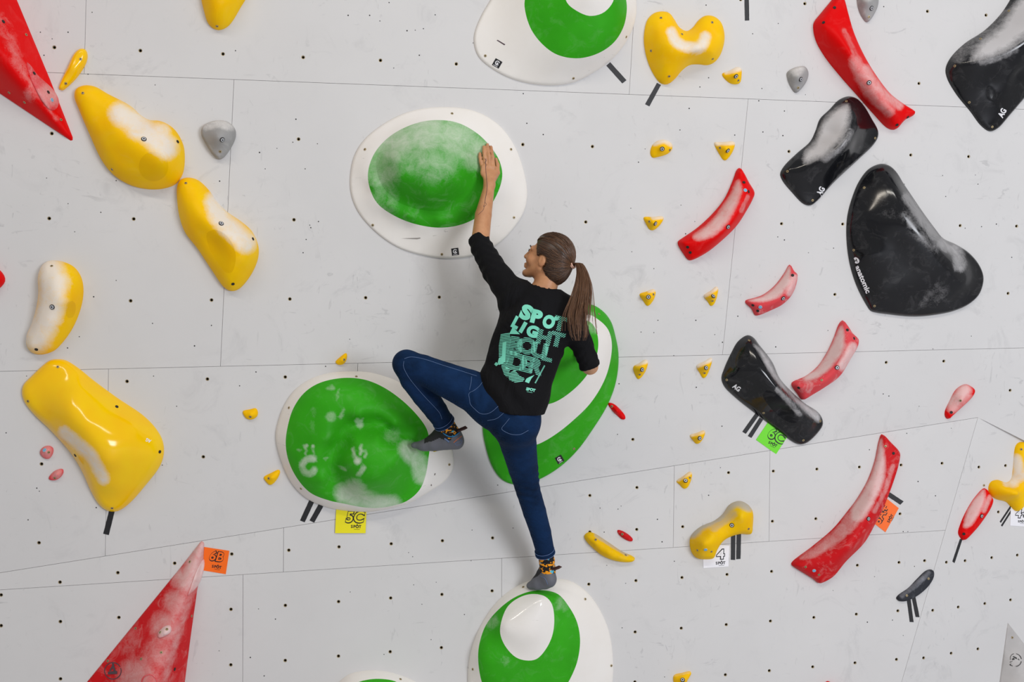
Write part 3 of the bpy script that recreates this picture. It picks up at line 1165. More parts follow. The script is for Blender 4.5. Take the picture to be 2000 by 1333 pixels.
eye_logo(vC, 1093, 898, 7, -30)

vD = Hold('volume', WL, [(1079, 1129.6), (1116, 1136), (1147, 1157.5), (1172, 1191.6), (1190, 1235), (1197, 1281.5), (1196.6, 1333), (1185, 1390), (1150, 1440), (1060, 1465), (970, 1440), (925, 1390), (913.6, 1333), (917.6, 1281.5),
    (930, 1241), (951.7, 1201), (976.5, 1170), (1010.6, 1145), (1044.7, 1132.7)],
    M['white_gloss'], eh=0.014, w=0.012, c=0.012, cell=0.012, body='rim',
    zones=[dict(loop=[(1066, 1154), (1091, 1162), (1113, 1188.5), (1127, 1216), (1133, 1250.5), (1128, 1291), (1116, 1322), (1103, 1345), (1085, 1375), (1045, 1395), (990, 1390), (955, 1362), (941, 1333), (934, 1291), (936, 1260), (948.6, 1222.6), (970, 1195), (1001, 1170), (1035, 1156)],
                h=0.075, mat=M['green'], name='green_ring'),
           dict(loop=[(1038.5, 1161), (1063, 1165), (1077, 1179), (1082.5, 1207), (1079, 1241), (1066, 1269), (1048, 1288), (1029, 1291), (1007.5, 1284.6), (987, 1263), (977, 1238), (979.6, 1213), (992, 1185), (1014, 1168)],
                h=0.112, mat=M['white_gloss'], name='white_cap')],
    ctrl=[(1032, 1222, 0.15), (1035, 1245, 0.145)],
    chalk=[(1095, 1180, 22, 0.35), (960, 1215, 20, 0.4), (985, 1290, 15, 0.3)],
    label='white and green egg-shaped volume with white cap under the standing foot', cat=VOL, screws=[(1022, 1147.5), (1143, 1171), (923.5, 1308), (1194, 1301)])
vE = Hold('volume', WL, [(655, 1340), (680, 1319), (710, 1311), (745, 1311), (780, 1319), (815, 1335), (850, 1375), (860, 1420), (830, 1470), (740, 1490), (650, 1470), (620, 1420), (630, 1370)],
    M['white_gloss'], eh=0.014, w=0.012, c=0.03, cell=0.014, body='rim',
    zones=[dict(loop=[(690, 1338), (715, 1329), (745, 1327), (775, 1333), (805, 1358), (815, 1400), (790, 1440), (735, 1452), (680, 1440), (655, 1400), (664, 1360)], h=0.09, mat=M['green'], name='dome')],
    ctrl=[(735, 1380, 0.19), (735, 1410, 0.19), (710, 1395, 0.18), (765, 1395, 0.18)],
    label='top of a glossy white volume with green dome at the bottom edge', cat=VOL, screws=[(782, 1326)])
vF = Hold('volume', WM, [(958, 0), (940, 31), (926.6, 66), (926.6, 90), (936, 113), (964, 136.5), (999, 154), (1038, 164), (1081, 167), (1120, 161), (1159, 142), (1198, 113), (1225, 78), (1240.6, 39), (1242.5, 0),
    (1235, -50), (1200, -105), (1130, -140), (1050, -125), (990, -60)],
    M['white'], eh=0.012, w=0.010, c=0.03, cell=0.014, body='rim',
    zones=[dict(loop=[(1025, 0), (1026, 23), (1038, 58.5), (1061, 88), (1088.5, 107), (1127.5, 114), (1166.5, 105), (1198, 84), (1217, 54.6), (1224, 23), (1223, 0), (1212, -42), (1165, -78), (1090, -78), (1042, -42)],
                h=0.10, mat=M['green'], name='green_ring'),
           dict(loop=[(1104, -8), (1108, 6), (1123.6, 19.5), (1151, 31), (1178, 25), (1196, 6), (1200, -12), (1190, -38), (1155, -52), (1118, -36)], h=0.19, mat=M['white'], name='white_cap')],
    ctrl=[(1152, -10, 0.225), (1140, -20, 0.22)],
    label='white volume with green ring and white cap cut by the top edge', cat=VOL, screws=[(948, 109), (1223, 72), (1120, 153)])
eye_logo(vF, 971, 124, 7.5, 30)
vF.decal('scuff_mark', [[(970, 79), (972, 78), (987, 87), (985, 88.5)]], M['ink_faded'])

# red spiky volumes
vR1 = Hold('spike_volume', WM, [(-170, -190), (-40, -150), (33, 0), (98, 156), (142, 268), (142, 274), (138, 275), (0, 183), (-120, 95), (-220, -20)], M['red'], smooth=False, eh=0.006, w=0.006, c=0.006, cell=0.018,
    ctrl=[[(-120, -60, 0.27), (-60, 20, 0.235), (0, 96, 0.185), (40, 146, 0.135), (80, 196, 0.085), (118, 244, 0.038), (132, 262, 0.02)]],
    chalk=[([(5, 40), (30, 110), (45, 140)], 20, 0.3), (60, 185, 20, 0.4), ([(28, 120), (110, 235)], 6, 0.4)],
    label='large red spike volume pointing down in the top corner', cat=VOL, pits=[(6, 42)], screws=[(51, 68), (18, 181), (119, 234), (48, 200)])
vR2 = Hold('spike_volume', WL, [(391, 1060), (394, 1057.5), (398, 1060), (399, 1064), (397, 1090), (385, 1155), (373, 1240), (361, 1333), (352, 1400), (300, 1440), (85, 1440), (170, 1333), (262, 1220), (352, 1110)], M['red_dull'], smooth=False, eh=0.008, w=0.008, c=0.012, cell=0.016,
    ctrl=[[(394, 1070, 0.022), (386, 1100, 0.05), (368, 1160, 0.10), (347, 1230, 0.155), (323, 1300, 0.205), (296, 1375, 0.26)]],
    chalk=[([(392, 1075), (380, 1105), (366, 1140)], 26, 0.9), (360, 1130, 30, 0.75), (345, 1180, 34, 0.6), (325, 1225, 40, 0.6), (310, 1280, 40, 0.5), (270, 1325, 50, 0.6), (250, 1255, 40, 0.3), ([(372, 1165), (345, 1250), (322, 1330)], 9, 0.5), (340, 1330, 25, 0.2)],
    label='large chalky red spike volume pointing up beside the orange 6B card', cat=VOL, screws=[(371, 1098), (265, 1228), (276, 1288), (211, 1292), (374, 1204), (315, 1275)], pits=[(341, 1308)])
vR2.decal('logo', ring_px(220.5, 1311, 17, 1.6, 26, -20, 330) + [[(211, 1318), (229, 1317), (229, 1311), (211, 1312.5)], [(213, 1311), (219, 1301), (219, 1296), (222, 1295), (226, 1311), (222, 1311), (220, 1305), (217, 1311)]], M['ink_faded'], 0.0015)
vR2.decal('moulded_ring', ring_px(292, 1333, 16, 2.2, 24), M['pink_dusty'], 0.003)
# grey volume at the lower corner with stencilled mark
vG = Hold('wall_wedge', WR, [(1968, 1217), (2003, 1262), (2060, 1340), (2080, 1460), (1930, 1470), (1952, 1333)], M['volume_grey'], smooth=False, eh=0.004, w=0.004, c=0.01, cell=0.03,
    ctrl=[(2000, 1360, 0.10), (2020, 1400, 0.12), (1985, 1300, 0.05)], label='grey wedge volume with a black circled stencil in the lower corner', cat=VOL, screws=[(1977, 1246)])
vG.decal('stencil_mark', ring_px(1982, 1290, 13.2, 1.1, 12, 10, 80) + ring_px(1982, 1290, 13.2, 1.1, 12, 100, 170) + ring_px(1982, 1290, 13.2, 1.1, 12, 190, 260) + ring_px(1982, 1290, 13.2, 1.1, 12, 280, 350) +
         [[(1975, 1294), (1989, 1287), (1991, 1290), (1977, 1297.5)], [(1979, 1282), (1986, 1285.5), (1985, 1288), (1977, 1283)], [(1976, 1287), (1980, 1285.5), (1982, 1289), (1978, 1290.5)]], M['ink'], 0.002)

# ------------------------------------------------------------------ yellow holds
Y = M['yellow']
Hold('climbing_hold', WM, [(393, -5), (398, 20), (408, 48), (425, 59), (445, 52), (470, 15), (485, -15), (478, -60), (430, -80), (396, -50)], Y, eh=0.05, w=0.05, ctrl=[(435, -5, 0.10), (430, 20, 0.085)],
     label='yellow hold cut by the top edge above the wall seam', screws=[(424, 51)])
Hold('climbing_hold', WM, [(158, 95), (167, 97), (171, 106), (169, 122), (152, 150), (130, 172), (122, 177), (115, 174), (117, 165), (132, 132), (146, 104)], M['yellow_gloss'], eh=0.022, w=0.022, cell=0.007, ctrl=[(144, 135, 0.035)],
     label='slim yellow finger-shaped hold near the red spike tip', screws=[(157.5, 115.5), (128.5, 163)])
h = Hold('climbing_hold', WM, [(165, 167), (185, 169), (210, 183), (255, 207), (275, 225), (290, 234), (315, 237), (340, 252), (357, 280), (361, 305), (357, 340), (343, 360), (318, 369), (290, 370), (255, 362), (222, 342), (200, 315), (175, 262), (155, 215), (146, 190), (149, 175)],
     Y, eh=0.055, w=0.06, c=0.03, ctrl=[(190, 205, 0.06), (225, 250, 0.115), (260, 270, 0.14), (300, 295, 0.15), (250, 310, 0.115), (330, 320, 0.12), (240, 215, 0.075), (275, 245, 0.085)],
     zones=[dict(loop=[(300 + 29 * math.cos(t * math.pi / 6), 325.5 + 29 * math.sin(t * math.pi / 6)) for t in range(12)], at=0.12, mat=M['yellow_matte'], name='smooth_disc')],
     chalk=[([(235, 222), (265, 240), (295, 265), (325, 288)], 27, 1.0), (310, 260, 26, 0.9), (270, 250, 28, 0.95)],
     label='large yellow pear-shaped hold with chalky top and smooth disc', bolts=[(281, 272)], screws=[(162, 182), (219, 331)], pits=[(347, 277, 0.6)])
h = Hold('climbing_hold', WM, [(365, 347), (385, 351), (405, 368), (425, 395), (445, 415), (470, 432), (492, 452), (504, 478), (505, 500), (497, 525), (480, 552), (465, 566), (452, 569), (438, 562), (415, 530), (385, 485), (362, 455), (351, 425), (346, 390), (346, 365), (352, 352)],
     Y, eh=0.05, w=0.05, c=0.025, ctrl=[(380, 400, 0.10), (405, 430, 0.125), (440, 455, 0.13), (470, 480, 0.125), (480, 510, 0.10), (455, 535, 0.09), (430, 490, 0.095), (415, 470, 0.09)],
     zones=[dict(loop=[(404, 456), (418, 449), (436, 455), (450, 470), (459, 490), (460, 512), (452, 533), (440, 532), (420, 505), (407, 480)], at=0.11, mat=M['yellow_matte'], name='smooth_scoop')],
     chalk=[([(420, 395), (430, 425), (455, 450), (480, 475)], 24, 1.0), (475, 470, 25, 0.9), (420, 400, 14, 0.8)],
     label='yellow boomerang-shaped hold with chalky shoulder beneath the pear-shaped one', bolts=[(432, 437)], screws=[(363, 358)], pits=[(494, 467), (455, 555)])
Hold('climbing_hold', WM, [(105, 509), (125, 512), (145, 522), (158, 540), (163, 562), (161, 590), (152, 620), (140, 645), (122, 670), (105, 686), (80, 693), (62, 688), (53, 675), (53, 655), (63, 632), (72, 600), (76, 570), (75, 540), (82, 520), (92, 511)],
     Y, eh=0.05, w=0.045, ctrl=[(110, 545, 0.10), (105, 590, 0.115), (100, 630, 0.10), (85, 660, 0.08), (140, 590, 0.10)], zones=[dict(loop=[(133, 590), (141, 588), (147, 593), (147, 610), (140, 622), (131, 620), (128, 605)], at=0.09, mat=M['yellow_matte'], name='smooth_scoop')],
     chalk=[([(95, 525), (100, 560), (97, 600), (85, 630), (70, 660)], 34, 1.0), (105, 555, 36, 1.0), (110, 625, 16, 0.8), (95, 600, 32, 1.0)],
     label='yellow bean-shaped hold with chalk-whitened face near the photo\'s edge', bolts=[(102, 600)], screws=[(101, 520)], pits=[(71, 683)])
h = Hold('climbing_hold', WM, [(112, 702), (128, 704), (150, 717), (185, 745), (230, 778), (280, 812), (305, 838), (318, 862), (320, 888), (312, 912), (285, 948), (255, 982), (235, 997), (222, 1000), (208, 997), (193, 985), (178, 960), (160, 920), (138, 885), (100, 842), (65, 808), (48, 785), (43, 768), (46, 752), (62, 735), (85, 713), (98, 704)],
     M['yellow_gloss'], eh=0.03, w=0.04, c=0.03, ctrl=[(115, 735, 0.045), (80, 775, 0.05), (120, 785, 0.10), (140, 800, 0.13), (170, 830, 0.155), (195, 865, 0.165), (215, 900, 0.155), (225, 950, 0.09), (160, 760, 0.075), (220, 810, 0.09), (265, 840, 0.085), (290, 885, 0.07), (250, 900, 0.115), (115, 830, 0.085), (145, 865, 0.095), (170, 905, 0.09), (190, 945, 0.075)],
     chalk=[([(125, 845), (150, 865), (180, 895), (202, 935)], 15, 0.85)],
     label='big glossy yellow slab-shaped hold with a chalk strip along its hollow', screws=[(113, 717), (55, 784), (219, 993)], pits=[(228, 795), (312, 883), (147, 890)])
h.decal('logo', text_px('AG', 290, 861, 7, 205, 0.04, 0, 0.8), M['white_ink'])
Hold('climbing_hold', WM, [(1292, 22.5), (1306, 25.5), (1316, 38), (1326, 53.6), (1340, 61), (1352, 55), (1364.5, 39.5), (1377, 31), (1392.5, 32), (1406.6, 43), (1414, 66), (1413, 87), (1405, 110), (1395, 122), (1382, 127.5), (1364.5, 126), (1346.6, 127.5), (1331, 139), (1318.6, 154), (1303, 165), (1290.5, 163), (1278, 148), (1265, 120), (1258, 87), (1258.6, 61), (1265, 38), (1278, 25.5)],
     Y, eh=0.035, w=0.04, c=0.025, ctrl=[(1290, 60, 0.08), (1300, 90, 0.105), (1330, 100, 0.125), (1365, 100, 0.125), (1385, 75, 0.09), (1395, 60, 0.06), (1300, 130, 0.07), (1340, 78, 0.085), (1385, 105, 0.085)],
     chalk=[([(1311, 62), (1320, 80), (1340, 92), (1365, 95)], 12, 0.95), ([(1340, 92), (1368, 92), (1378, 72)], 13, 0.95)],
     label='yellow heart-shaped three-lobed hold with a white chalk arc', screws=[(1291, 35), (1391, 44), (1272, 99), (1392, 115), (1307, 149), (1332, 67)])
Hold('climbing_hold', WR, [(1991.6, 864), (1984, 870), (1980, 889), (1978, 916), (1974, 937), (1964.6, 943), (1948, 937.7), (1935, 941.7), (1930, 954), (1933.5, 967), (1945.7, 975.5), (1964.6, 981), (1975, 992), (1983.5, 999), (1994, 993), (2001, 975), (2014, 958), (2030, 930), (2024, 890), (2007, 867)],
     Y, eh=0.035, w=0.04, c=0.025, cell=0.01, ctrl=[(1995, 880, 0.06), (1990, 960, 0.11), (1950, 955, 0.06), (2000, 930, 0.07)], chalk=[([(1985, 898), (1988, 925), (1980, 942)], 13, 0.95), ([(1980, 942), (1965, 945)], 8, 0.7), (1995, 930, 14, 0.9)],
     label='yellow lobed hold with chalky scoop at the far wall corner', screws=[(1994, 878), (1944, 954)])
Hold('climbing_hold', WL, [(1443, 979), (1457.7, 984), (1467, 996), (1468, 1023), (1464, 1043), (1444.7, 1043), (1425, 1048), (1409, 1057.5), (1399, 1072), (1391, 1090), (1376.5, 1092.5), (1360, 1090), (1350.5, 1078.6), (1347, 1059), (1350.5, 1046), (1367, 1030), (1396, 1017), (1412, 1004), (1425, 986)],
     M['yellow_worn'], eh=0.05, w=0.03, c=0.02, cell=0.009, ctrl=[(1445, 1005, 0.10), (1420, 1020, 0.11), (1390, 1040, 0.11), (1370, 1060, 0.10), (1450, 1030, 0.08)],
     chalk=[([(1352, 1042), (1370, 1026), (1400, 1012), (1418, 994), (1440, 981), (1462, 990)], 13, 1.0), ([(1395, 1030), (1430, 1005)], 12, 0.6)],
     label='yellow bone-shaped hold with dirty chalked top edge above the grade 4 card', bolts=[(1429.5, 1026.5), (1378, 1074, 1)], screws=[(1362.5, 1075.5), (1389.5, 1078), (1462, 1033.5)])
Hold('climbing_hold', WL, [(1151, 1040), (1144, 1043), (1141, 1048), (1144, 1056), (1156, 1069), (1175, 1085), (1198, 1095), (1220.6, 1098.7), (1235, 1097), (1240, 1091), (1235, 1086.7), (1214, 1077), (1185, 1057.5), (1162, 1043)],
     M['yellow_worn'], eh=0.03, w=0.02, c=0.015, cell=0.007, ctrl=[(1165, 1062, 0.055), (1190, 1080, 0.06), (1215, 1090, 0.05)], chalk=[([(1165, 1046), (1190, 1062), (1225, 1082)], 6, 0.8)],
     label='yellow banana-shaped foothold lying by the small dark red oval', screws=[(1163.5, 1055), (1222, 1085)])


def small(pl, pts, mat, label, bolt=None, screw=None, chalk=None, ht=0.05, apex=None, group=None, c=0.01, eh=0.012):
    p = np.array(pts, float)
    ax, ay = apex or p.mean(0)
    Hold('climbing_hold', pl, pts, mat, eh=eh, w=0.012, c=c, cell=0.006, ctrl=[(ax, ay, ht), (ax + 2, ay + 1, ht * 0.97)], chalk=chalk or [], label=label, group=group,
         bolts=[bolt] if bolt else (), screws=[screw] if screw else ())


small(WM, [(1410, 145), (1425, 138), (1440, 131), (1447, 133), (1448, 148), (1445, 162), (1437, 165), (1424, 162)], Y, 'small yellow chip hold beside the heart-shaped hold', (1437.5, 149), (1442, 157), [([(1420, 139), (1445, 133)], 8, 0.9)], apex=(1436, 146))
small(WM, [(1270, 300), (1274, 284), (1285, 275), (1298, 273), (1311, 280), (1313, 290), (1305, 300), (1285, 307), (1274, 308)], Y, 'small yellow oval foothold, first of the row under the tape strip', (1293.5, 291), (1308, 293), [([(1280, 279), (1298, 274), (1311, 281)], 8, 0.85)], apex=(1295, 290))
small(WM, [(1395, 279), (1410, 278), (1433, 277), (1435, 282), (1430, 298), (1418, 313), (1413, 313), (1404, 300)], Y, 'small yellow triangular hold just above the long red curved hold', (1421.5, 294.5), (1406, 289), [([(1398, 280), (1434, 279)], 6, 0.8)], apex=(1418, 290))
small(WM, [(1257, 425), (1275, 424), (1294, 423), (1296, 427), (1288, 441), (1276, 450), (1269, 449), (1262, 438)], Y, 'small yellow triangular hold above and right of her ponytail', (1280, 437), (1268.5, 433), [([(1276, 425), (1294, 424)], 6, 0.8)], apex=(1276, 435))
small(WM, [(1249, 575), (1262, 570), (1276, 565), (1280, 568), (1279, 580), (1270, 595), (1264, 598), (1256, 588)], Y, 'small yellow triangular hold level with her shoulder blades, nearer her', (1266.5, 580.5), (1276, 575.5), [([(1268, 568), (1279, 566)], 6, 0.7)], apex=(1266, 580))
small(WM, [(1374, 578), (1388, 568), (1399, 560), (1402, 562), (1400, 580), (1393, 596), (1388, 598), (1381, 588)], Y, 'small yellow narrow triangular hold left of the faded pink curved hold', (1393, 579), (1391.5, 588), [([(1376, 578), (1400, 562)], 6, 0.8)], apex=(1391, 580))
small(WM, [(1237, 717), (1248, 710), (1260, 703), (1265, 705), (1263, 720), (1252, 738), (1246, 741), (1240, 732)], Y, 'small yellow triangular hold to the side of her elbow', (1254, 722.5), (1249.5, 732), [([(1245, 710), (1264, 705)], 7, 0.8)], apex=(1252, 721))
small(WM, [(1360, 715), (1376, 706), (1389, 699), (1391, 701), (1387, 718), (1378, 737), (1373, 739), (1366, 728)], Y, 'small yellow triangular hold left of the black slab with grade 6C', (1379, 719), (1376, 729), [([(1362, 714), (1390, 701)], 7, 0.9)], apex=(1377, 718))
small(WM, [(1347, 851), (1361, 846), (1375, 841), (1377, 844), (1373, 857), (1364, 867), (1359, 867), (1352, 859)], Y, 'small yellow triangular hold below left of the tape by the green card', (1366.5, 856.5), None, [([(1350, 850), (1375, 843)], 6, 0.6)], apex=(1364, 855))
small(WL, [(1321, 941), (1335, 930), (1347, 922), (1351, 924), (1349, 940), (1341, 954), (1335, 955), (1327, 947)], Y, 'small yellow triangular hold above the bone-shaped hold', (1339, 939.5), (1347, 934), [([(1325, 938), (1350, 923)], 5, 0.6)], apex=(1339, 940))
small(WL, [(1316, 1320), (1332, 1315), (1348, 1312), (1350, 1315), (1342, 1330), (1335, 1343), (1325, 1348), (1317, 1338)], Y, 'small yellow foothold cut by the bottom edge', (1333.5, 1329), None, [([(1318, 1319), (1348, 1313)], 5, 0.3)], apex=(1333, 1328))
small(WM, [(655, 708), (664, 698), (676, 690), (678, 693), (676, 705), (670, 712), (661, 713)], Y, 'tiny yellow hold just above the 5C green volume', None, (672, 703), apex=(668, 704), ht=0.03, c=0.006)
small(WM, [(474, 804), (488, 800), (500, 798), (504, 806), (502, 814), (492, 820), (481, 818)], Y, 'tiny yellow cup hold left of the 5C green volume', None, (489, 814.5), apex=(491, 811), ht=0.03, c=0.006)
small(WM, [(515, 933), (530, 924), (544, 918), (547, 920), (545, 930), (534, 945), (527, 948), (519, 941)], Y, 'tiny yellow wedge hold touching the rim of the 5C green volume', None, (525, 935), apex=(531, 933), ht=0.035, c=0.006)

# ------------------------------------------------------------------ red and pink holds
R = M['red']
Hold('climbing_hold', WM, [(-60, 520), (-20, 515), (0, 528), (9, 540), (10, 550), (0, 563), (-30, 580), (-60, 570)], R, eh=0.03, w=0.03, ctrl=[(-25, 545, 0.06)], label='red hold just peeking in at the left edge')
hh = Hold('climbing_hold', WM, [(52, 121), (60, 128), (75, 148), (92, 163), (104, 175), (113, 190), (115, 203), (108, 214), (100, 216), (86, 203), (72, 180), (60, 155)], M['pink_dusty'], eh=0.014, w=0.016, c=0.015, cell=0.008, ctrl=[(85, 175, 0.026), (100, 195, 0.03)], under=vR1,
     chalk=[(95, 185, 30, 0.55), (75, 155, 20, 0.3)], label='chalky pink leaf-shaped hold screwed onto the red spike', bolts=[(100, 195, 1)], pits=[(66, 143), (94, 180)])
hh = Hold('climbing_hold', WL, [(308, 1240), (314, 1230), (324, 1223), (332, 1222), (335, 1228), (333, 1236), (322, 1243), (310, 1247)], M['pink_dusty'], eh=0.012, w=0.010, c=0.01, cell=0.006, ctrl=[(324, 1233, 0.026)], under=vR2,
     chalk=[(322, 1232, 22, 1.0)], label='small chalk-white fin hold screwed on the lower red spike', screws=[(326, 1230), (313, 1236)])
hh = Hold('climbing_hold', WL, [(398, 1092), (400, 1100), (396, 1122), (388, 1143), (372, 1160), (366, 1166), (372, 1148), (382, 1120)], M['pink_dusty'], eh=0.012, w=0.012, c=0.01, cell=0.007, ctrl=[(388, 1128, 0.026)], under=vR2,
     chalk=[(388, 1125, 50, 1.0)], label='chalk-white crescent hold along the tip of the lower red spike')
REDB = dict(c=0.012, cell=0.009)
Hold('climbing_hold', WM, [(1624.5, 0), (1632, -10), (1642, -8), (1646.5, 0), (1654, 28), (1664, 63), (1683, 107), (1705, 145), (1733, 181), (1761.5, 203), (1783, 217), (1785, 221), (1781, 227), (1764.6, 236), (1750, 252), (1745, 254), (1733, 250.5), (1705, 222), (1676, 189), (1638.6, 146.5), (1610, 110), (1593, 79), (1588, 52), (1590, 43), (1604, 25)],
     R, eh=0.035, w=0.022, ctrl=[[(1600, 48, 0.05), (1625, 68, 0.09), (1645, 90, 0.11), (1665, 120, 0.12), (1685, 152, 0.12), (1708, 182, 0.115), (1732, 212, 0.10), (1755, 238, 0.05)], [(1638, 30, 0.055), (1660, 85, 0.085), (1690, 138, 0.095), (1725, 185, 0.085), (1755, 212, 0.06)]],
     chalk=[([(1670, 120), (1690, 165), (1715, 195), (1735, 215)], 17, 0.55), ([(1690, 135), (1720, 178), (1755, 205)], 12, 0.7), ([(1650, 60), (1672, 110)], 8, 0.35)], label='long bright red curved hold by the grey chip holds', bolts=[(1697.5, 161.5)], pits=[(1630, 15), (1608.5, 44), (1773, 229), (1752, 244)], **REDB)
Hold('climbing_hold', WM, [(1444, 328), (1451.6, 338), (1461, 356.6), (1471, 373), (1472, 380), (1468, 391), (1456, 413), (1437, 442), (1409, 470), (1377.5, 495), (1349, 509), (1344, 508), (1336.6, 499), (1324, 478), (1324, 472), (1331, 466.5), (1362, 445), (1393, 416), (1415, 388), (1431, 353), (1439, 332)],
     R, eh=0.03, w=0.018, ctrl=[[(1449, 345, 0.04), (1453, 372, 0.08), (1440, 407, 0.10), (1423, 441, 0.105), (1395, 467, 0.095), (1360, 478, 0.07), (1335, 474, 0.045)], [(1440, 352, 0.045), (1424, 395, 0.06), (1400, 428, 0.06), (1370, 452, 0.055), (1342, 468, 0.04)]],
     chalk=[dict(poly=[(1442, 352), (1449, 372), (1438, 405), (1418, 438), (1392, 462), (1362, 470), (1352, 462), (1380, 440), (1405, 412), (1425, 382)], f=9, s=0.95), ([(1460, 385), (1448, 412)], 6, 0.5)], label='red curved hold with chalky hollow above the shoulder of the black heart', bolts=[(1422, 443.5), (1455.5, 372, 1)], pits=[(1453, 356.5), (1462, 374.5), (1343, 483), (1348, 493.5)], **REDB)
Hold('climbing_hold', WM, [(1542, 517), (1549, 529), (1555.5, 535), (1556, 541), (1553, 557), (1544.5, 577), (1525.6, 596), (1503.6, 607), (1478, 617), (1474, 616), (1468, 604), (1455, 591), (1456, 587), (1462, 585), (1488, 577), (1513, 558), (1532, 533)],
     M['pink_dusty'], eh=0.025, w=0.016, ctrl=[[(1543, 528, 0.035), (1545, 545, 0.055), (1536, 566, 0.075), (1524, 582, 0.075), (1500, 594, 0.06), (1466, 592, 0.035)]],
     chalk=[dict(poly=[(1541, 520), (1545, 545), (1535, 566), (1520, 582), (1492, 590), (1462, 588), (1490, 578), (1515, 558), (1533, 533)], f=6, s=1.0), ([(1551, 543), (1542, 572)], 9, 0.8)], label='small faded pink curved hold, smallest of the curved ones', bolts=[(1529.5, 583), (1485, 600, 1)], pits=[(1548, 538), (1470.5, 596.5), (1480, 607.5)], **REDB)
Hold('climbing_hold', WM, [(1645.5, 626), (1652, 633.5), (1663, 650), (1674, 661), (1675, 666), (1672, 678), (1660, 698), (1636, 736), (1606, 758), (1585, 771), (1568, 781), (1564, 780), (1557.7, 771), (1546, 754), (1546, 748), (1552, 744), (1571, 736), (1595.5, 717), (1614, 690), (1628, 660.5), (1639, 632)],
     M['pink_dusty'], eh=0.03, w=0.018, ctrl=[[(1648, 638, 0.04), (1653, 660, 0.065), (1648, 685, 0.09), (1630, 716, 0.10), (1603, 741, 0.085), (1575, 754, 0.06), (1552, 755, 0.04)], [(1640, 650, 0.05), (1625, 690, 0.065), (1600, 720, 0.065), (1570, 742, 0.05)]],
     chalk=[dict(poly=[(1644, 636), (1650, 665), (1644, 690), (1625, 716), (1600, 737), (1572, 745), (1568, 738), (1596, 717), (1615, 690), (1630, 660)], f=7, s=1.0), ([(1665, 680), (1646, 715)], 13, 0.9)], label='chalky pink curved hold next to the black slab with grade 6C', bolts=[(1635, 718.5)], screws=[(1605, 743)], pits=[(1655, 645), (1668, 661.5), (1560, 758)], **REDB)
Hold('climbing_hold', WM, [(1883.6, 751), (1894, 753.5), (1902.5, 762), (1897, 775.6), (1878, 794.5), (1859, 812), (1851, 819), (1846, 815), (1845, 805), (1854, 784), (1867, 761)],
     R, eh=0.025, w=0.022, ctrl=[(1875, 780, 0.05)], chalk=[([(1884, 762), (1870, 780), (1860, 792)], 17, 0.95), ([(1892, 775), (1868, 798)], 10, 0.6)], label='pink and red elongated oval hold alone below the black heart', screws=[(1876, 783)], pits=[(1858, 806)], **REDB)
Hold('climbing_hold', WL, [(1721.5, 848.6), (1727, 852), (1735, 861), (1752, 879), (1755, 886), (1752.6, 905), (1740, 946), (1721.5, 992), (1705, 1024), (1684, 1060), (1648, 1096.5), (1624.5, 1125.7), (1604, 1138), (1598, 1139.4), (1587, 1131), (1549, 1107), (1545, 1103), (1547, 1098), (1587, 1067), (1627, 1033), (1653.6, 1001), (1673, 975.5), (1694.5, 938), (1708, 900), (1716, 862)],
     M['red_dull'], eh=0.035, w=0.02, ctrl=[[(1724, 856, 0.05), (1729, 884, 0.09), (1731, 916, 0.12), (1724, 951, 0.14), (1708, 986, 0.15), (1684, 1022, 0.145), (1655, 1058, 0.125), (1619, 1086, 0.09), (1587, 1099, 0.065), (1556, 1104, 0.04)], [(1717, 880, 0.06), (1708, 925, 0.08), (1685, 965, 0.09), (1650, 1015, 0.085), (1610, 1060, 0.065), (1565, 1093, 0.04)]],
     chalk=[dict(poly=[(1721, 858), (1728, 890), (1730, 918), (1722, 952), (1706, 985), (1682, 1018), (1665, 1020), (1660, 1000), (1676, 972), (1696, 938), (1709, 900), (1717, 865)], f=9, s=1.0), dict(poly=[(1672, 1000), (1680, 1020), (1652, 1052), (1615, 1078), (1572, 1096), (1560, 1092), (1590, 1067), (1630, 1033), (1655, 1002)], f=8, s=0.55), ([(1744, 910), (1728, 960), (1708, 1000)], 6, 0.5)], label='longest dull red curved hold with chalky hollow by the orange card', bolts=[(1696, 1014), (1590, 1115, 1)], screws=[(1729.5, 872), (1573.5, 1108), (1599.5, 1123)], pits=[(1745, 886)], **REDB)
Hold('climbing_hold', WR, [(1922.7, 954), (1932, 966), (1937, 975.5), (1932, 992), (1918.7, 1013), (1900, 1037.6), (1880, 1056), (1876, 1052), (1871, 1042), (1875.5, 1024), (1889, 994.5), (1905, 970)],
     R, eh=0.025, w=0.02, ctrl=[[(1922, 962, 0.025), (1920, 980, 0.04), (1906, 1012, 0.045), (1886, 1037, 0.03)]], chalk=[dict(poly=[(1922, 956), (1924, 975), (1915, 1000), (1896, 1028), (1882, 1030), (1890, 996), (1906, 970)], f=7, s=1.0), ([(1933, 972), (1922, 998)], 6, 0.7)], label='leaf-shaped red hold with chalk-grey upper half at the corner', bolts=[(1917, 1008.5)], pits=[(1882.5, 1043.5)], **REDB)
Hold('climbing_hold', WL, [(1605, 1345), (1615, 1331), (1628, 1338), (1650, 1370), (1640, 1400), (1610, 1400), (1598, 1370)], R, eh=0.03, w=0.02, ctrl=[(1622, 1365, 0.06)], label='red hold whose tip just shows at the bottom edge', **REDB)
small(WM, [(1187, 788), (1191, 787), (1200, 790), (1214, 803), (1221, 813), (1221, 819), (1215, 820), (1205, 812), (1193, 799)], M['red'], 'slim bright red jib at the edge of the banded green volume', None, (1195, 794), ht=0.03, c=0.02)
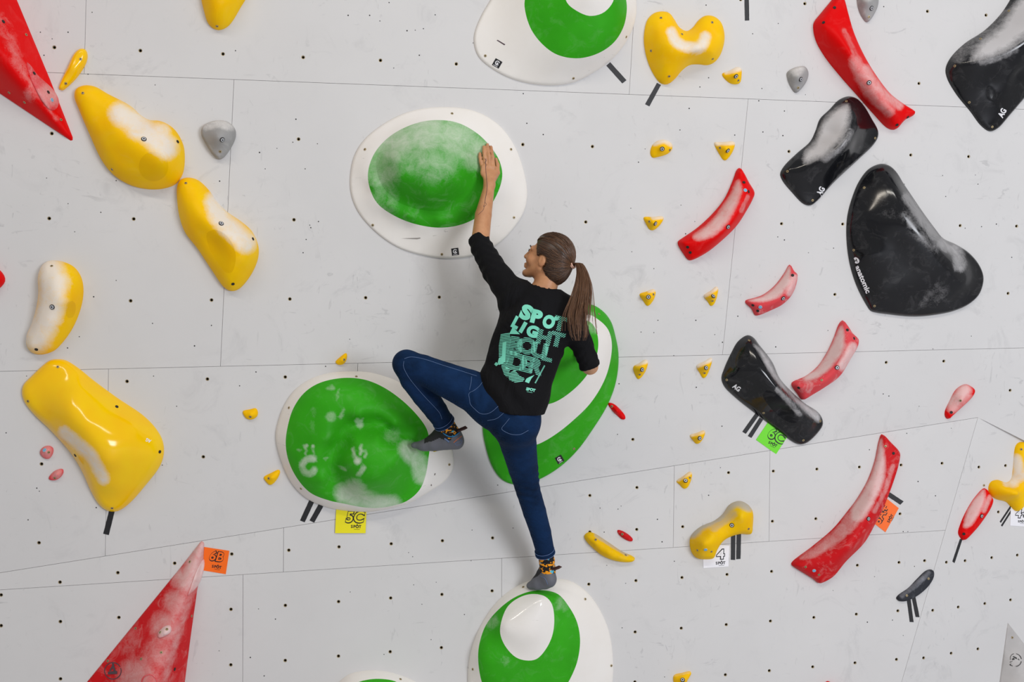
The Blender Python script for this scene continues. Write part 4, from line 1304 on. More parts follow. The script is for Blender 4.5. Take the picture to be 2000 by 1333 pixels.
small(WL, [(1206, 1036), (1214, 1037), (1228, 1045), (1236, 1054), (1234, 1058), (1226, 1057), (1213, 1049), (1206, 1041)], M['red_dull'], 'small dark red oval foothold above the yellow banana-shaped one', None, (1215.5, 1044), ht=0.028, c=0.02)
small(WM, [(78, 884), (84, 874), (96, 871), (104, 876), (103, 888), (95, 897), (84, 894)], M['pink_dusty'], 'small round pink chip hold, upper of the chalky pair', (87.5, 880, 1), (95, 884), [(91, 884, 20, 0.5)], ht=0.03)
small(WM, [(95, 936), (102, 924), (114, 917), (123, 917), (124, 924), (117, 934), (106, 939)], M['pink_dusty'], 'small oval pink chip hold, lower of the chalky pair', None, (107, 934), [(111, 925, 17, 0.5)], ht=0.03)

# ------------------------------------------------------------------ grey holds
small(WM, [(428, 235), (445, 238), (458, 250), (461, 265), (452, 288), (437, 308), (428, 312), (418, 305), (402, 282), (393, 262), (396, 248), (410, 239)], M['grey'], 'larger grey shield-shaped hold between yellow holds and the green dome', (434, 273), (430, 296), [([(405, 246), (428, 240), (450, 246)], 14, 0.55)], ht=0.085, apex=(430, 268), c=0.02, eh=0.03)
small(WM, [(1675, -15), (1690, -22), (1710, -15), (1714, 5), (1708, 25), (1693, 44), (1682, 32), (1675, 12)], M['grey'], 'small grey shield-shaped hold cut by the top edge', (1702, 16), (1697, 33), [(1694, -10, 18, 0.5)], ht=0.05, apex=(1694, 5), c=0.015, eh=0.02)
small(WM, [(1555, 131), (1570, 130), (1577, 140), (1576, 155), (1566, 172), (1554, 182), (1545, 172), (1538, 155), (1537, 142)], M['grey'], 'small grey shield-shaped hold above the black chalked slab', (1564, 155), (1559, 171.5), [(1556, 135, 18, 0.6)], ht=0.05, apex=(1557, 152), c=0.015, eh=0.02)

# ------------------------------------------------------------------ black holds
Bk = M['black']
h = Hold('climbing_hold', WM, [(1972.6, 0), (1954, 28), (1922, 60), (1884, 85), (1856, 113.5), (1846.6, 135.5), (1850, 154), (1868.6, 186), (1894, 217), (1916, 246), (1933, 257), (1947, 252), (1972.6, 223.7), (2000, 192), (2060, 125), (2100, 40), (2090, -40), (2040, -65), (1995, -45)],
     M['black_gloss'], eh=0.016, w=0.016, c=0.010, ctrl=[[(1852, 123, 0.03), (1880, 121, 0.07), (1903, 117, 0.10), (1930, 112, 0.125), (1957, 103, 0.145), (1980, 90, 0.16), (2005, 70, 0.17), (2040, 20, 0.17)], (1935, 200, 0.055), (1965, 160, 0.085), (1890, 165, 0.055), (1935, 160, 0.07), (1985, 150, 0.075), (1935, 75, 0.065), (1975, 45, 0.075)],
     chalk=[dict(poly=[(1900, 117), (1935, 110), (1962, 100), (1985, 84), (2010, 62), (2040, 15), (2020, -20), (1985, 5), (1955, 50), (1915, 85)], f=22, s=1.15), ([(1870, 112), (1910, 75), (1960, 30)], 20, 0.3), ([(1915, 124), (1950, 114), (1985, 98)], 8, 0.4)], label='glossy black hold with chalk-white lip in the top corner', screws=[(1858, 131), (1893, 200), (1938, 248), (1915, 76), (1971, 21)])
h.decal('logo', text_px('AG', 1957, 221, 12, -62, 0.04, 0, 0.8), M['white_ink'])
h = Hold('climbing_hold', WM, [(1657.5, 188), (1672, 192), (1686, 206), (1701.6, 231.6), (1714, 255), (1714, 268), (1705, 283.6), (1676, 312), (1626, 359), (1594.5, 394), (1582, 402), (1569, 398.6), (1547, 376.5), (1528, 353), (1523.6, 340), (1531.5, 324.5), (1557, 299), (1582, 277), (1593, 255), (1601, 233), (1620, 214), (1638.6, 195)],
     M['black_gloss'], eh=0.016, w=0.016, c=0.010, ctrl=[[(1658, 196, 0.04), (1661, 220, 0.09), (1657, 246, 0.125), (1645, 271, 0.14), (1623, 296, 0.13), (1598, 314, 0.10), (1565, 326, 0.06), (1540, 330, 0.035)], (1690, 255, 0.06), (1660, 310, 0.06), (1600, 360, 0.045), (1560, 360, 0.04), (1670, 285, 0.08), (1625, 260, 0.07), (1605, 280, 0.06), (1635, 225, 0.06)],
     chalk=[dict(poly=[(1655, 205), (1660, 222), (1656, 246), (1644, 270), (1622, 294), (1597, 311), (1570, 318), (1572, 300), (1592, 278), (1602, 250), (1622, 222)], f=16, s=1.1), ([(1662, 258), (1642, 288), (1612, 310)], 10, 0.4)], label='black slab hold with a big chalk cloud under the red curve', screws=[(1653, 198), (1709, 270), (1538, 335), (1587, 391.5)])
h.decal('logo', text_px('AG', 1602.5, 374, 12, -62, 0.04, 0, 0.8), M['white_ink'])
h = Hold('climbing_hold', WM, [(1720, 320), (1735, 323), (1748.5, 335), (1762, 357), (1778, 381), (1800, 413.5), (1824, 446), (1840, 465), (1865, 477), (1889, 492), (1908, 513), (1918, 535), (1918.7, 551), (1910.6, 575.5), (1892, 594), (1862, 608), (1824, 616), (1784, 619), (1738, 615), (1701, 608), (1694.5, 600), (1673, 559), (1659, 513), (1653, 462), (1655, 421.6), (1665, 384), (1678, 354), (1697, 330)],
     M['black_gloss'], eh=0.018, w=0.014, c=0.02, ctrl=[[(1722, 336, 0.06), (1742, 365, 0.11), (1765, 400, 0.145), (1790, 435, 0.165), (1815, 468, 0.17), (1838, 495, 0.155), (1862, 520, 0.135), (1885, 545, 0.09)], (1690, 420, 0.075), (1690, 500, 0.08), (1720, 570, 0.075), (1790, 580, 0.085), (1850, 580, 0.08), (1750, 480, 0.13), (1780, 520, 0.13)],
     chalk=[([(1770, 385), (1800, 430), (1825, 462)], 12, 0.5), ([(1840, 475), (1868, 490), (1875, 520)], 16, 0.6), ([(1775, 420), (1800, 460), (1830, 480)], 22, 0.3), ([(1800, 595), (1830, 560)], 10, 0.25), (1740, 400, 40, 0.16), (1830, 575, 35, 0.22)], label='large glossy black heart-shaped hold with white lettering', screws=[(1688, 367), (1668, 489), (1708, 598)])
h.decal('lettering', text_px('anatomic', 1685, 546, 10.5, 67, 0.03, 0, 1.05), M['white_ink'])
h.decal('logo', disc_px(1673.5, 509, 6.2), M['white_ink'])
h.decal('logo', text_px('A', 1673.5, 509, 6.5, 20, 0.01), M['ink'], 0.002)
h = Hold('climbing_hold', WM, [(1460, 655), (1471, 659), (1482, 673), (1498, 693), (1509, 709), (1522.5, 739), (1544, 763), (1571, 787.5), (1598, 806), (1606, 820), (1606, 831), (1595.5, 847), (1576.6, 864.5), (1563, 869), (1549.6, 864.5), (1517, 840), (1476.6, 809), (1436, 776.7), (1414.5, 755), (1409, 739), (1414.5, 720), (1428, 690), (1441.5, 667)],
     M['black_gloss'], eh=0.016, w=0.016, c=0.010, ctrl=[[(1453, 661, 0.035), (1471, 688, 0.085), (1493, 723, 0.12), (1514, 750, 0.13), (1539, 777, 0.125), (1563, 804, 0.10), (1586, 827, 0.06)], (1440, 720, 0.07), (1460, 760, 0.06), (1500, 800, 0.055), (1550, 840, 0.045), (1430, 745, 0.045), (1500, 705, 0.06), (1530, 757, 0.06), (1580, 805, 0.045), (1525, 800, 0.06)],
     zones=[dict(loop=[(1490, 771), (1498, 763), (1517, 771), (1544, 796), (1560, 820), (1552, 827), (1530.6, 820), (1504, 796)], at=0.06, mat=M['black'], name='matte_patch')],
     chalk=[dict(poly=[(1470, 672), (1482, 690), (1502, 726), (1524, 754), (1550, 782), (1580, 812), (1600, 826), (1600, 808), (1568, 786), (1540, 760), (1520, 738), (1505, 706), (1488, 684)], f=7, s=0.8), ([(1518, 762), (1545, 790), (1562, 810)], 7, 0.5)], label='black slab hold with chalked ridge above the green 6C card', screws=[(1463, 665.5), (1419.5, 742.5), (1491.5, 807), (1602, 823), (1569, 860.5)])
h.decal('logo', text_px('AG', 1438.5, 757.5, 10, 35, 0.04, 0, 0.85), M['white_ink'])
Hold('climbing_hold', WL, [(1815, 1113), (1821, 1114), (1823, 1119), (1821, 1130), (1810, 1147), (1788.7, 1165), (1767.5, 1174.6), (1755.6, 1174.6), (1750, 1169), (1754, 1163), (1773, 1149.5), (1791, 1131), (1807, 1116)],
     M['black_worn'], eh=0.02, w=0.014, c=0.012, cell=0.006, ctrl=[(1795, 1147, 0.055), (1778, 1160, 0.05), (1812, 1125, 0.04)], chalk=[([(1812, 1120), (1790, 1142), (1762, 1163)], 8, 0.45)], label='small worn black curved foothold with two tape strips below', screws=[(1771, 1164), (1813.5, 1131)])

# ------------------------------------------------------------------ tape strips
tape(WM, 1188, 125, 1219.5, 160, 10, 'diagonal black tape strip by the top white volume')
tape(WM, 1287, 164, 1264, 206, 9, 'black tape strip hanging under the yellow heart-shaped hold')
tape(WM, 1458, -10, 1459, 39, 8.5, 'short vertical black tape strip at the top edge')
tape(WM, 219, 997, 207, 1045, 11, 'black tape strip under the big glossy yellow hold')
tape(WM, 609, 979, 591, 1018, 10, 'black tape strip under the 5C volume, farther from its card')
tape(WM, 627, 987.5, 609, 1019.5, 10, 'black tape strip under the 5C volume, nearer to its card')
tape(WM, 1480, 808, 1453, 846, 8, 'black tape strip beside the green 6C card, farther from it')
tape(WM, 1487, 818, 1464, 854, 8, 'black tape strip beside the green 6C card, nearer to it')
tape(WL, 1432, 1043, 1431.5, 1094, 8.5, 'vertical black tape strip next to the white grade 4 card')
tape(WL, 1443, 1042, 1442, 1093, 8.5, 'vertical black tape strip farther from the white grade 4 card')
tape(WL, 1734, 965, 1761, 983, 9, 'short black tape strip above the orange card on the lower wall')
tape(WL, 1774.5, 1170, 1780.5, 1216, 7.5, 'black tape strip under the worn foothold, lower reaching')
tape(WL, 1783.5, 1164, 1792, 1206, 7.5, 'black tape strip under the worn foothold, upper ending')
tape(WR, 1877, 1054, 1862, 1099, 5, 'thin black tape strip below the chalky red leaf-shaped hold')
tape(WR, 1974, 990, 1954, 1020, 3.2, 'thin black tape strip by the far yellow hold, outer')
tape(WR, 1977, 995, 1956, 1028, 3.2, 'thin black tape strip by the far yellow hold, inner')

# ------------------------------------------------------------------ grade cards
grade_card(WL, [(399, 1069), (448, 1076.5), (441, 1122), (396, 1114.5)], M['paper_orange'], '6B', 424, 1087, 17, 8, 423, 1107.5, 5.6, 'orange grade card reading 6B at the red spike tip')
grade_card(WL, [(657, 988), (716, 990), (714, 1041.5), (654.5, 1041.5)], M['paper_yellow'], '5C', 694, 1010, 19, 1, 695, 1028.5, 6, 'yellow grade card reading 5C under the green volume', h=0.007)
grade_card(WM, [(1502, 822), (1541, 848), (1515.5, 887.5), (1476.5, 859.5)], M['paper_green'], '6C', 1517, 851.5, 19, 26, 1508.5, 867.5, 5.4, 'bright green grade card reading 6C under the black slab', 0.0)
grade_card(WL, [(1372, 1062), (1424, 1066.5), (1422.5, 1107), (1373.5, 1110)], M['paper_white'], '4', 1407, 1083, 16, -3, 1406.5, 1100, 5.6, 'white grade card reading 4 beside two tape strips', 0.1, 1.1)
grade_card(WL, [(1688, 1008), (1716, 962), (1755, 993), (1729, 1040)], M['paper_orange'], '6A+', 1720, 1005, 15, -60, 1738, 1013.5, 5.2, 'orange grade card tucked behind the longest red curved hold', 0.0)
grade_card(WR, [(1974, 984), (2020, 986), (2018, 1030), (1972.5, 1027)], M['paper_white'], '4+', 1995, 1004, 14, 4, 1994, 1019, 4.2, 'white grade card reading 4+ under the far yellow hold', 0.1)
# ------------------------------------------------------------------ the climber: implicit solids meshed with surface nets
class Field:
    """Signed distance on a (possibly uneven) grid; solids are blended in with a smooth minimum."""

    def __init__(self, lo, hi, steps, zfine=None):
        self.ax = []
        for k in range(3):
            self.ax.append(np.arange(lo[k], hi[k], steps[k]))
        if zfine:
            z = lo[2]
            zs = []
            while z < hi[2]:
                zs.append(z)
                z += zfine[2] if zfine[0] < z < zfine[1] else steps[2]
            self.ax[2] = np.array(zs)
        self.d = np.full([len(a) for a in self.ax], 1.0, np.float32)

    def box(self, mn, mx):
        return tuple(slice(max(0, np.searchsorted(self.ax[k], mn[k])), min(len(self.ax[k]), np.searchsorted(self.ax[k], mx[k]) + 1)) for k in range(3))

    def pts(self, sl):
        x, y, z = [self.ax[k][sl[k]].astype(np.float32) for k in range(3)]
        return x[:, None, None], y[None, :, None], z[None, None, :]

    def join(self, sl, v, k):
        a = self.d[sl]
        if k <= 0:
            self.d[sl] = np.minimum(a, v)
            return
        h = np.clip(0.5 + 0.5 * (a - v) / k, 0, 1)
        self.d[sl] = a * (1 - h) + v * h - k * h * (1 - h)

    def carve(self, sl, v, k):
        a = self.d[sl]
        h = np.clip(0.5 - 0.5 * (a + v) / k, 0, 1)
        self.d[sl] = a * (1 - h) - v * h + k * h * (1 - h)

    def limb(self, a, b, ra, rb, k=0.02, side=None, flat=None, cut=False):
        """Tapered rounded limb a-b. With side given, ra/rb are (along side, across side) radii."""
        a, b = np.asarray(a, float), np.asarray(b, float)
        Ra = max(ra) if side is not None else ra
        Rb = max(rb) if side is not None else rb
        R = max(Ra, Rb) + k + 0.03
        sl = self.box(np.minimum(a, b) - R, np.maximum(a, b) + R)
        x, y, z = self.pts(sl)
        d = b - a
        L2 = max(d.dot(d), 1e-9)
        px, py, pz = x - a[0], y - a[1], z - a[2]
        t = np.clip((px * d[0] + py * d[1] + pz * d[2]) / L2, 0, 1)
        qx, qy, qz = px - t * d[0], py - t * d[1], pz - t * d[2]
        if side is None:
            v = np.sqrt(qx * qx + qy * qy + qz * qz) - (ra + (rb - ra) * t)
        else:
            s = np.asarray(side, float)
            dn = d / math.sqrt(L2)
            s = s - dn * s.dot(dn)
            s /= np.linalg.norm(s)
            r1 = ra[0] + (rb[0] - ra[0]) * t
            r2 = ra[1] + (rb[1] - ra[1]) * t
            u = qx * s[0] + qy * s[1] + qz * s[2]
            w2 = np.maximum(qx * qx + qy * qy + qz * qz - u * u, 0)
            rm = np.minimum(r1, r2)
            v = (np.sqrt((u / r1) ** 2 + w2 / (r2 * r2)) - 1) * rm
        (self.carve if cut else self.join)(sl, v, k)

    def chain(self, P_, R_, k=0.02, side=None):
        """Consecutive limbs joined crisply among themselves, then blended into what is there."""
        keep = self.d
        self.d = np.full(keep.shape, 1.0, np.float32)
        for i in range(len(P_) - 1):
            self.limb(P_[i], P_[i + 1], R_[i], R_[i + 1], 0.004, side)
        new, self.d = self.d, keep
        rad = max(max(r) if hasattr(r, '__len__') else r for r in R_) + k + 0.03
        sl = self.box(np.min(P_, 0) - rad, np.max(P_, 0) + rad)
        self.join(sl, new[sl], k)

    def ellipsoid(self, c, axes, r, k=0.02, cut=False):
        c = np.asarray(c, float)
        R = max(r) + k + 0.03
        sl = self.box(c - R, c + R)
        x, y, z = self.pts(sl)
        px, py, pz = x - c[0], y - c[1], z - c[2]
        s = 0
        g = 0
        for i in range(3):
            u = (px * axes[i][0] + py * axes[i][1] + pz * axes[i][2])
            s = s + (u / r[i]) ** 2
            g = g + (u / (r[i] * r[i])) ** 2
        s = np.sqrt(np.maximum(s, 1e-9))
        v = s * (s - 1) / np.sqrt(np.maximum(g, 1e-9))
        (self.carve if cut else self.join)(sl, v.astype(np.float32), k)

    def plane_cut(self, p, n, k=0.004):
        """Keep the side that the normal points away from."""
        x, y, z = self.pts((slice(None),) * 3)
        v = (x - p[0]) * n[0] + (y - p[1]) * n[1] + (z - p[2]) * n[2]
        h = np.clip(0.5 + 0.5 * (v - self.d) / k, 0, 1)
        self.d = self.d * (1 - h) + v * h + k * h * (1 - h)

    def mesh(self):
        d = self.d
        s = d < 0
        n = d.shape
        c = np.zeros([m - 1 for m in n], np.int8)
        for i in (0, 1):
            for j in (0, 1):
                for k in (0, 1):
                    c += s[i:n[0] - 1 + i, j:n[1] - 1 + j, k:n[2] - 1 + k]
        cell = np.argwhere((c > 0) & (c < 8))
        idx = -np.ones(c.shape, np.int64)
        idx[tuple(cell.T)] = np.arange(len(cell))
        acc = np.zeros((len(cell), 3))
        cnt = np.zeros(len(cell))
        corners = np.array([[i, j, k] for i in (0, 1) for j in (0, 1) for k in (0, 1)])
        val = [d[cell[:, 0] + o[0], cell[:, 1] + o[1], cell[:, 2] + o[2]] for o in corners]
        A = self.ax
        pos = [np.stack([A[0][cell[:, 0] + o[0]], A[1][cell[:, 1] + o[1]], A[2][cell[:, 2] + o[2]]], 1) for o in corners]
        for i in range(8):
            for j in range(i + 1, 8):
                if np.abs(corners[i] - corners[j]).sum() != 1:
                    continue
                m = (val[i] < 0) != (val[j] < 0)
                t = (val[i][m] / (val[i][m] - val[j][m]))[:, None]
                acc[m] += pos[i][m] * (1 - t) + pos[j][m] * t
                cnt[m] += 1
        V = acc / cnt[:, None]
        F = []
        for axis in range(3):
            o1, o2 = [(1, 2), (2, 0), (0, 1)][axis]
            a = [slice(None)] * 3
            b = [slice(None)] * 3
            a[axis] = slice(0, -1)
            b[axis] = slice(1, None)
            ch = np.argwhere(s[tuple(a)] != s[tuple(b)])
            ch = ch[(ch[:, o1] > 0) & (ch[:, o2] > 0) & (ch[:, o1] < n[o1] - 1) & (ch[:, o2] < n[o2] - 1)]
            inn = s[tuple(ch.T)]
            e1 = np.zeros(3, int)
            e2 = np.zeros(3, int)
            e1[o1] = 1
            e2[o2] = 1
            q = np.stack([idx[tuple((ch - e1 - e2).T)], idx[tuple((ch - e2).T)], idx[tuple(ch.T)], idx[tuple((ch - e1).T)]], 1)
            q[~inn] = q[~inn][:, ::-1]
            F.append(q)
        return V, np.vstack(F)


def relax(V, F, it=2, lam=0.5):
    E = np.vstack([F[:, [0, 1]], F[:, [1, 2]], F[:, [2, 3]], F[:, [3, 0]]])
    for step in range(it):
        for l in (lam, -lam * 1.02):
            S = np.zeros_like(V)
            C = np.zeros(len(V))
            for a, b in ((0, 1), (1, 0)):
                for k in range(3):
                    S[:, k] += np.bincount(E[:, a], V[E[:, b], k], len(V))
                C += np.bincount(E[:, a], minlength=len(V))
            V = V + l * (S / np.maximum(C, 1)[:, None] - V)
    return V


def big_mesh(name, V, F, mat, parent=None, mats=None, midx=None):
    me = bpy.data.meshes.new(name)
    me.vertices.add(len(V))
    me.vertices.foreach_set('co', np.asarray(V, np.float32).ravel())
    n = F.shape[1]
    me.loops.add(len(F) * n)
    me.loops.foreach_set('vertex_index', F.astype(np.int32).ravel())
    me.polygons.add(len(F))
    me.polygons.foreach_set('loop_start', np.arange(0, len(F) * n, n, dtype=np.int32))
    me.polygons.foreach_set('use_smooth', np.ones(len(F), bool))
    for m in (mats or [mat]):
        me.materials.append(m)
    if midx is not None:
        me.polygons.foreach_set('material_index', np.asarray(midx, np.int32))
    me.update(calc_edges=True)
    me.validate()
    o = bpy.data.objects.new(name, me)
    COL.objects.link(o)
    if parent:
        o.parent = parent
    return o


def bvh_of(V, F):
    return BVHTree.FromPolygons([tuple(v) for v in V], [tuple(int(i) for i in f) for f in F])


EYE = Vector((0, 0, CAMZ))


def cast(bvh, px, py, off=0.001):
    """Point on a garment seen at a photo pixel, lifted off by off along the surface normal."""
    d = Vector(ray(px, py)).normalized()
    h, n, i, t = bvh.ray_cast(EYE, d)
    if h is None:
        return None
    if n.dot(d) > 0:
        n = -n
    return np.array(h + n * off)


def tube(name, path, r, mat, parent, K=6, taper=False, closed=False):
    P_ = np.array(path, float)
    n = len(P_)
    V, F = [], []
    up = np.array([0.13, -0.9, 0.41])
    for i in range(n):
        if closed:
            t = P_[(i + 1) % n] - P_[i - 1]
        else:
            t = P_[min(i + 1, n - 1)] - P_[max(i - 1, 0)]
        t /= np.linalg.norm(t) + 1e-9
        a = np.cross(t, up)
        a /= np.linalg.norm(a) + 1e-9
        b = np.cross(t, a)
        rr = r[i] if hasattr(r, '__len__') else r
        for k in range(K):
            w = 2 * math.pi * k / K
            V.append(P_[i] + (a * math.cos(w) + b * math.sin(w)) * rr)
    m = n if closed else n - 1
    for i in range(m):
        j = (i + 1) % n
        for k in range(K):
            l = (k + 1) % K
            F.append((i * K + k, i * K + l, j * K + l, j * K + k))
    if name is None:
        return V, F
    return obj(name, V, F, mat, parent, smooth=True)


# ---- skin, cloth and hair materials
def skin_mat():
    t = NT('skin')
    co = t.coord()
    c = t.mix(t.ramp(t.noise(co, 30, 4, 0.6), 0.35, 0.7), lin(200, 146, 104), lin(186, 128, 88))
    t.l(c, t.b.inputs['Base Color'])
    t.b.inputs['Roughness'].default_value = 0.5
    t.b.inputs['Subsurface Weight'].default_value = 0.12
    t.b.inputs['Subsurface Radius'].default_value = (0.01, 0.004, 0.002)
    t.bump(t.noise(co, 350, 3, 0.6), 0.08, 0.001)
    return t.m


def denim_mat():
    t = NT('blue_denim')
    co = t.coord()
    tw = t.n('ShaderNodeTexWave', _wave_type='BANDS', _bands_direction='DIAGONAL', Scale=190, Distortion=1.5, Detail=2)
    t.l(co, tw.inputs['Vector'])
    fade = t.ramp(t.noise(co, 7, 5, 0.6, 0.5), 0.32, 0.72)
    c = t.mix(fade, lin(5, 25, 50), lin(18, 47, 86))
    c = t.mix(t.math('MULTIPLY', tw.outputs['Fac'], 0.18), c, lin(40, 70, 112))
    t.l(c, t.b.inputs['Base Color'])
    t.b.inputs['Roughness'].default_value = 0.8
    t.b.inputs['Specular IOR Level'].default_value = 0.1
    h = t.math('ADD', t.math('MULTIPLY', t.noise(co, 34, 4, 0.55, 0.8, mapping=(1, 1, 2.2)), 1.0), t.math('MULTIPLY', tw.outputs['Fac'], 0.04))
    t.bump(h, 0.35, 0.012)
    return t.m


def jersey_mat():
    t = NT('black_jersey')
    co = t.coord()
    t.b.inputs['Base Color'].default_value = lin(13, 13, 16)
    t.b.inputs['Roughness'].default_value = 0.85
    t.b.inputs['Specular IOR Level'].default_value = 0.2
    h = t.noise(co, 9, 3, 0.5, 1.2, mapping=(1.6, 1, 0.8))
    t.bump(h, 0.5, 0.03)
    return t.m


def hair_mat():
    t = NT('brown_hair')
    co = t.coord()
    inf = t.n('ShaderNodeAttribute', _attribute_name='tone').outputs['Fac']
    c = t.mix(inf, lin(38, 26, 20), lin(128, 88, 58))
    t.l(c, t.b.inputs['Base Color'])
    t.b.inputs['Roughness'].default_value = 0.38
    t.b.inputs['Specular IOR Level'].default_value = 0.5
    return t.m


def sock_mat():
    t = NT('patterned_sock')
    co = t.coord()
    v = t.noise(co, 46, 1.5, 0.4, 1.0, mapping=(1, 1, 1.5))
    c = t.mix(t.ramp(v, 0.535, 0.55), lin(14, 14, 18), lin(250, 160, 12))
    v2 = t.noise(co, 60, 1, 0.4)
    c = t.mix(t.ramp(v2, 0.67, 0.69), c, lin(90, 190, 215))
    t.l(c, t.b.inputs['Base Color'])
    t.b.inputs['Roughness'].default_value = 0.85
    return t.m


M['skin'] = skin_mat()
M['denim'] = denim_mat()
M['jersey'] = jersey_mat()
M['hair'] = hair_mat()
M['sock'] = sock_mat()
M['mint'] = plain('mint_print', lin(118, 214, 186), 0.5)
M['stitch'] = plain('pale_stitching', lin(104, 128, 168), 0.8)
M['hem'] = plain('denim_inside', lin(96, 120, 168), 0.85)
M['rubber'] = plain('grey_rubber', lin(98, 100, 108), 0.62)
M['shoe_black'] = plain('shoe_fabric', lin(24, 24, 28), 0.7)
M['shoe_blue'] = plain('shoe_lining', lin(40, 130, 185), 0.6)
M['shoe_orange'] = plain('shoe_stripe', lin(225, 120, 70), 0.6)
M['shoe_yellow'] = plain('shoe_yellow', lin(215, 190, 50), 0.6)
M['pull_tab'] = plain('pull_tab', lin(70, 40, 34), 0.6)
M['hair_tie'] = plain('hair_tie', lin(214, 170, 150), 0.6)
M['eye'] = plain('eye', lin(60, 62, 80), 0.15)
M['brow'] = plain('eyebrow', lin(48, 32, 26), 0.7)
M['lip'] = plain('lips', lin(196, 110, 96), 0.45)
M['tattoo'] = plain('tattoo', lin(98, 74, 74), 0.6)


def unit(v):
    v = np.asarray(v, float)
    return v / np.linalg.norm(v)


# ---- joints (photo pixel, depth)
SH_L, EL_L, CF_L, WR_L = P(1003, 578, 4.00), P(941, 484, 4.095), P(934, 462, 4.115), P(956, 362, 4.195)
SH_R, EL_R, WR_R = P(1112, 612, 3.97), P(1150, 708, 3.99), P(1146, 704, 4.20)
NECK = P(1060, 572, 3.995)
CHEST, WAIST, PELV = P(1042, 640, 3.965), P(1016, 718, 3.975), P(992, 792, 3.985)
HIP_L, KN_L, AN_L = P(957, 780, 4.005), P(794, 711, 3.985), P(868, 826, 4.175)
HIP_R, KN_R, AN_R = P(1006, 826, 3.985), P(1032, 957, 4.21), P(1066, 1088, 4.36)
LAT = unit(SH_R - SH_L)                      # across the shoulders
LATH = unit(P(1018, 826, 3.985) - P(958, 774, 4.0))   # across the hips

# head frame: forward, left, up
HF = unit((-0.84, 0.42, 0.34))
HU = unit(np.array([0.14, -0.02, 1.0]) - HF * np.dot(HF, (0.14, -0.02, 1.0)))
HL = np.cross(HU, HF)
HC = P(1070, 504, 4.0)
HS = 0.87


def hd(f, l, u):
    return HC + (HF * f + HL * l + HU * u) * HS


# ---- body: one continuous skin
bl = np.min([WR_L, HIP_L, KN_L, AN_R, EL_R, HC], 0) - 0.14
bh = np.max([WR_L, HC, EL_R, AN_R, KN_L], 0) + 0.16
bl[2] = P(1060, 1165, 4.35)[2]
bh[2] = P(950, 270, 4.15)[2]
bl[1], bh[1] = 3.80, 4.50
body = Field(bl, bh, (0.0042, 0.0042, 0.0075), zfine=(P(1060, 585, 4.0)[2], bh[2], 0.0036))
body.chain([PELV, WAIST, CHEST, P(1056, 590, 3.985)], [(0.125, 0.085), (0.108, 0.072), (0.125, 0.082), (0.10, 0.06)], 0.04, LAT)
body.limb(HIP_L, HIP_R, 0.088, 0.088, 0.04)
body.chain([SH_L, EL_L, P(938, 470, 4.107), P(944, 420, 4.15), WR_L], [0.050, 0.036, 0.0375, 0.0345, 0.0225], 0.02)
body.chain([P(1056, 594, 3.985), SH_L], [0.046, 0.045], 0.02)
body.chain([P(1060, 596, 3.98), SH_R], [0.046, 0.042], 0.02)
body.chain([SH_R, EL_R, P(1152, 716, 4.05), WR_R], [0.046, 0.031, 0.034, 0.024], 0.015)
body.chain([HIP_L, P(880, 748, 3.99), KN_L, P(826, 768, 4.06), AN_L, P(884, 846, 4.20)], [0.078, 0.056, 0.045, 0.042, 0.028, 0.027], 0.02)
body.chain([HIP_R, P(1018, 885, 4.09), KN_R, P(1050, 1015, 4.28), AN_R, P(1068, 1118, 4.385)], [0.078, 0.060, 0.043, 0.040, 0.027, 0.027], 0.02)
# hands: left flat on the dome, fingers up
def finger(F_, pts, r0, r1, k=0.006):
    n = len(pts)
    for i in range(n - 1):
        F_.limb(pts[i], pts[i + 1], r0 + (r1 - r0) * i / (n - 1), r0 + (r1 - r0) * (i + 1) / (n - 1), k)
def on(v, px_, py_, off):
    """Point at a photo pixel lying off in front of a volume's surface."""
    uv_, h_ = v.at(px_, py_)
    return P(px_, py_, float(v.pl.world(uv_[0], uv_[1], h_)[1]) - off)


body.limb(P(956, 361, 4.193), on(vA, 955.5, 339, 0.024), (0.022, 0.017), (0.033, 0.014), 0.014, side=(1, 0.3, 0.05))
body.limb(on(vA, 955, 342, 0.023), on(vA, 955, 327, 0.017), (0.034, 0.013), (0.036, 0.0115), 0.010, side=(1, 0.45, 0.12))
finger(body, [on(vA, 942.5, 332, 0.014), on(vA, 939, 316, 0.016), on(vA, 937.5, 307, 0.012), on(vA, 937.5, 300, 0.008)], 0.0086, 0.0066, 0.004)
finger(body, [on(vA, 949, 328, 0.016), on(vA, 946.5, 308, 0.020), on(vA, 945.5, 296, 0.014), on(vA, 945.2, 287, 0.009)], 0.0092, 0.0070, 0.004)
finger(body, [on(vA, 956.5, 326, 0.016), on(vA, 954.3, 304, 0.022), on(vA, 952.6, 291, 0.015), on(vA, 951.8, 282, 0.009)], 0.0094, 0.0072, 0.004)
finger(body, [on(vA, 963.5, 328, 0.016), on(vA, 962, 307, 0.020), on(vA, 960, 296, 0.014), on(vA, 958.8, 287, 0.009)], 0.0092, 0.0070, 0.004)
finger(body, [on(vA, 964, 352, 0.020), on(vA, 971.5, 338, 0.016), on(vA, 971.5, 322, 0.011), on(vA, 968.5, 311, 0.008)], 0.0115, 0.0078, 0.006)
for kx, ky in ((942.5, 332), (949, 327.5), (956.5, 325.5), (963.5, 327.5)):     # knuckles
    body.ellipsoid(on(vA, kx, ky, 0.024), np.eye(3), (0.0075, 0.006, 0.009), 0.006)
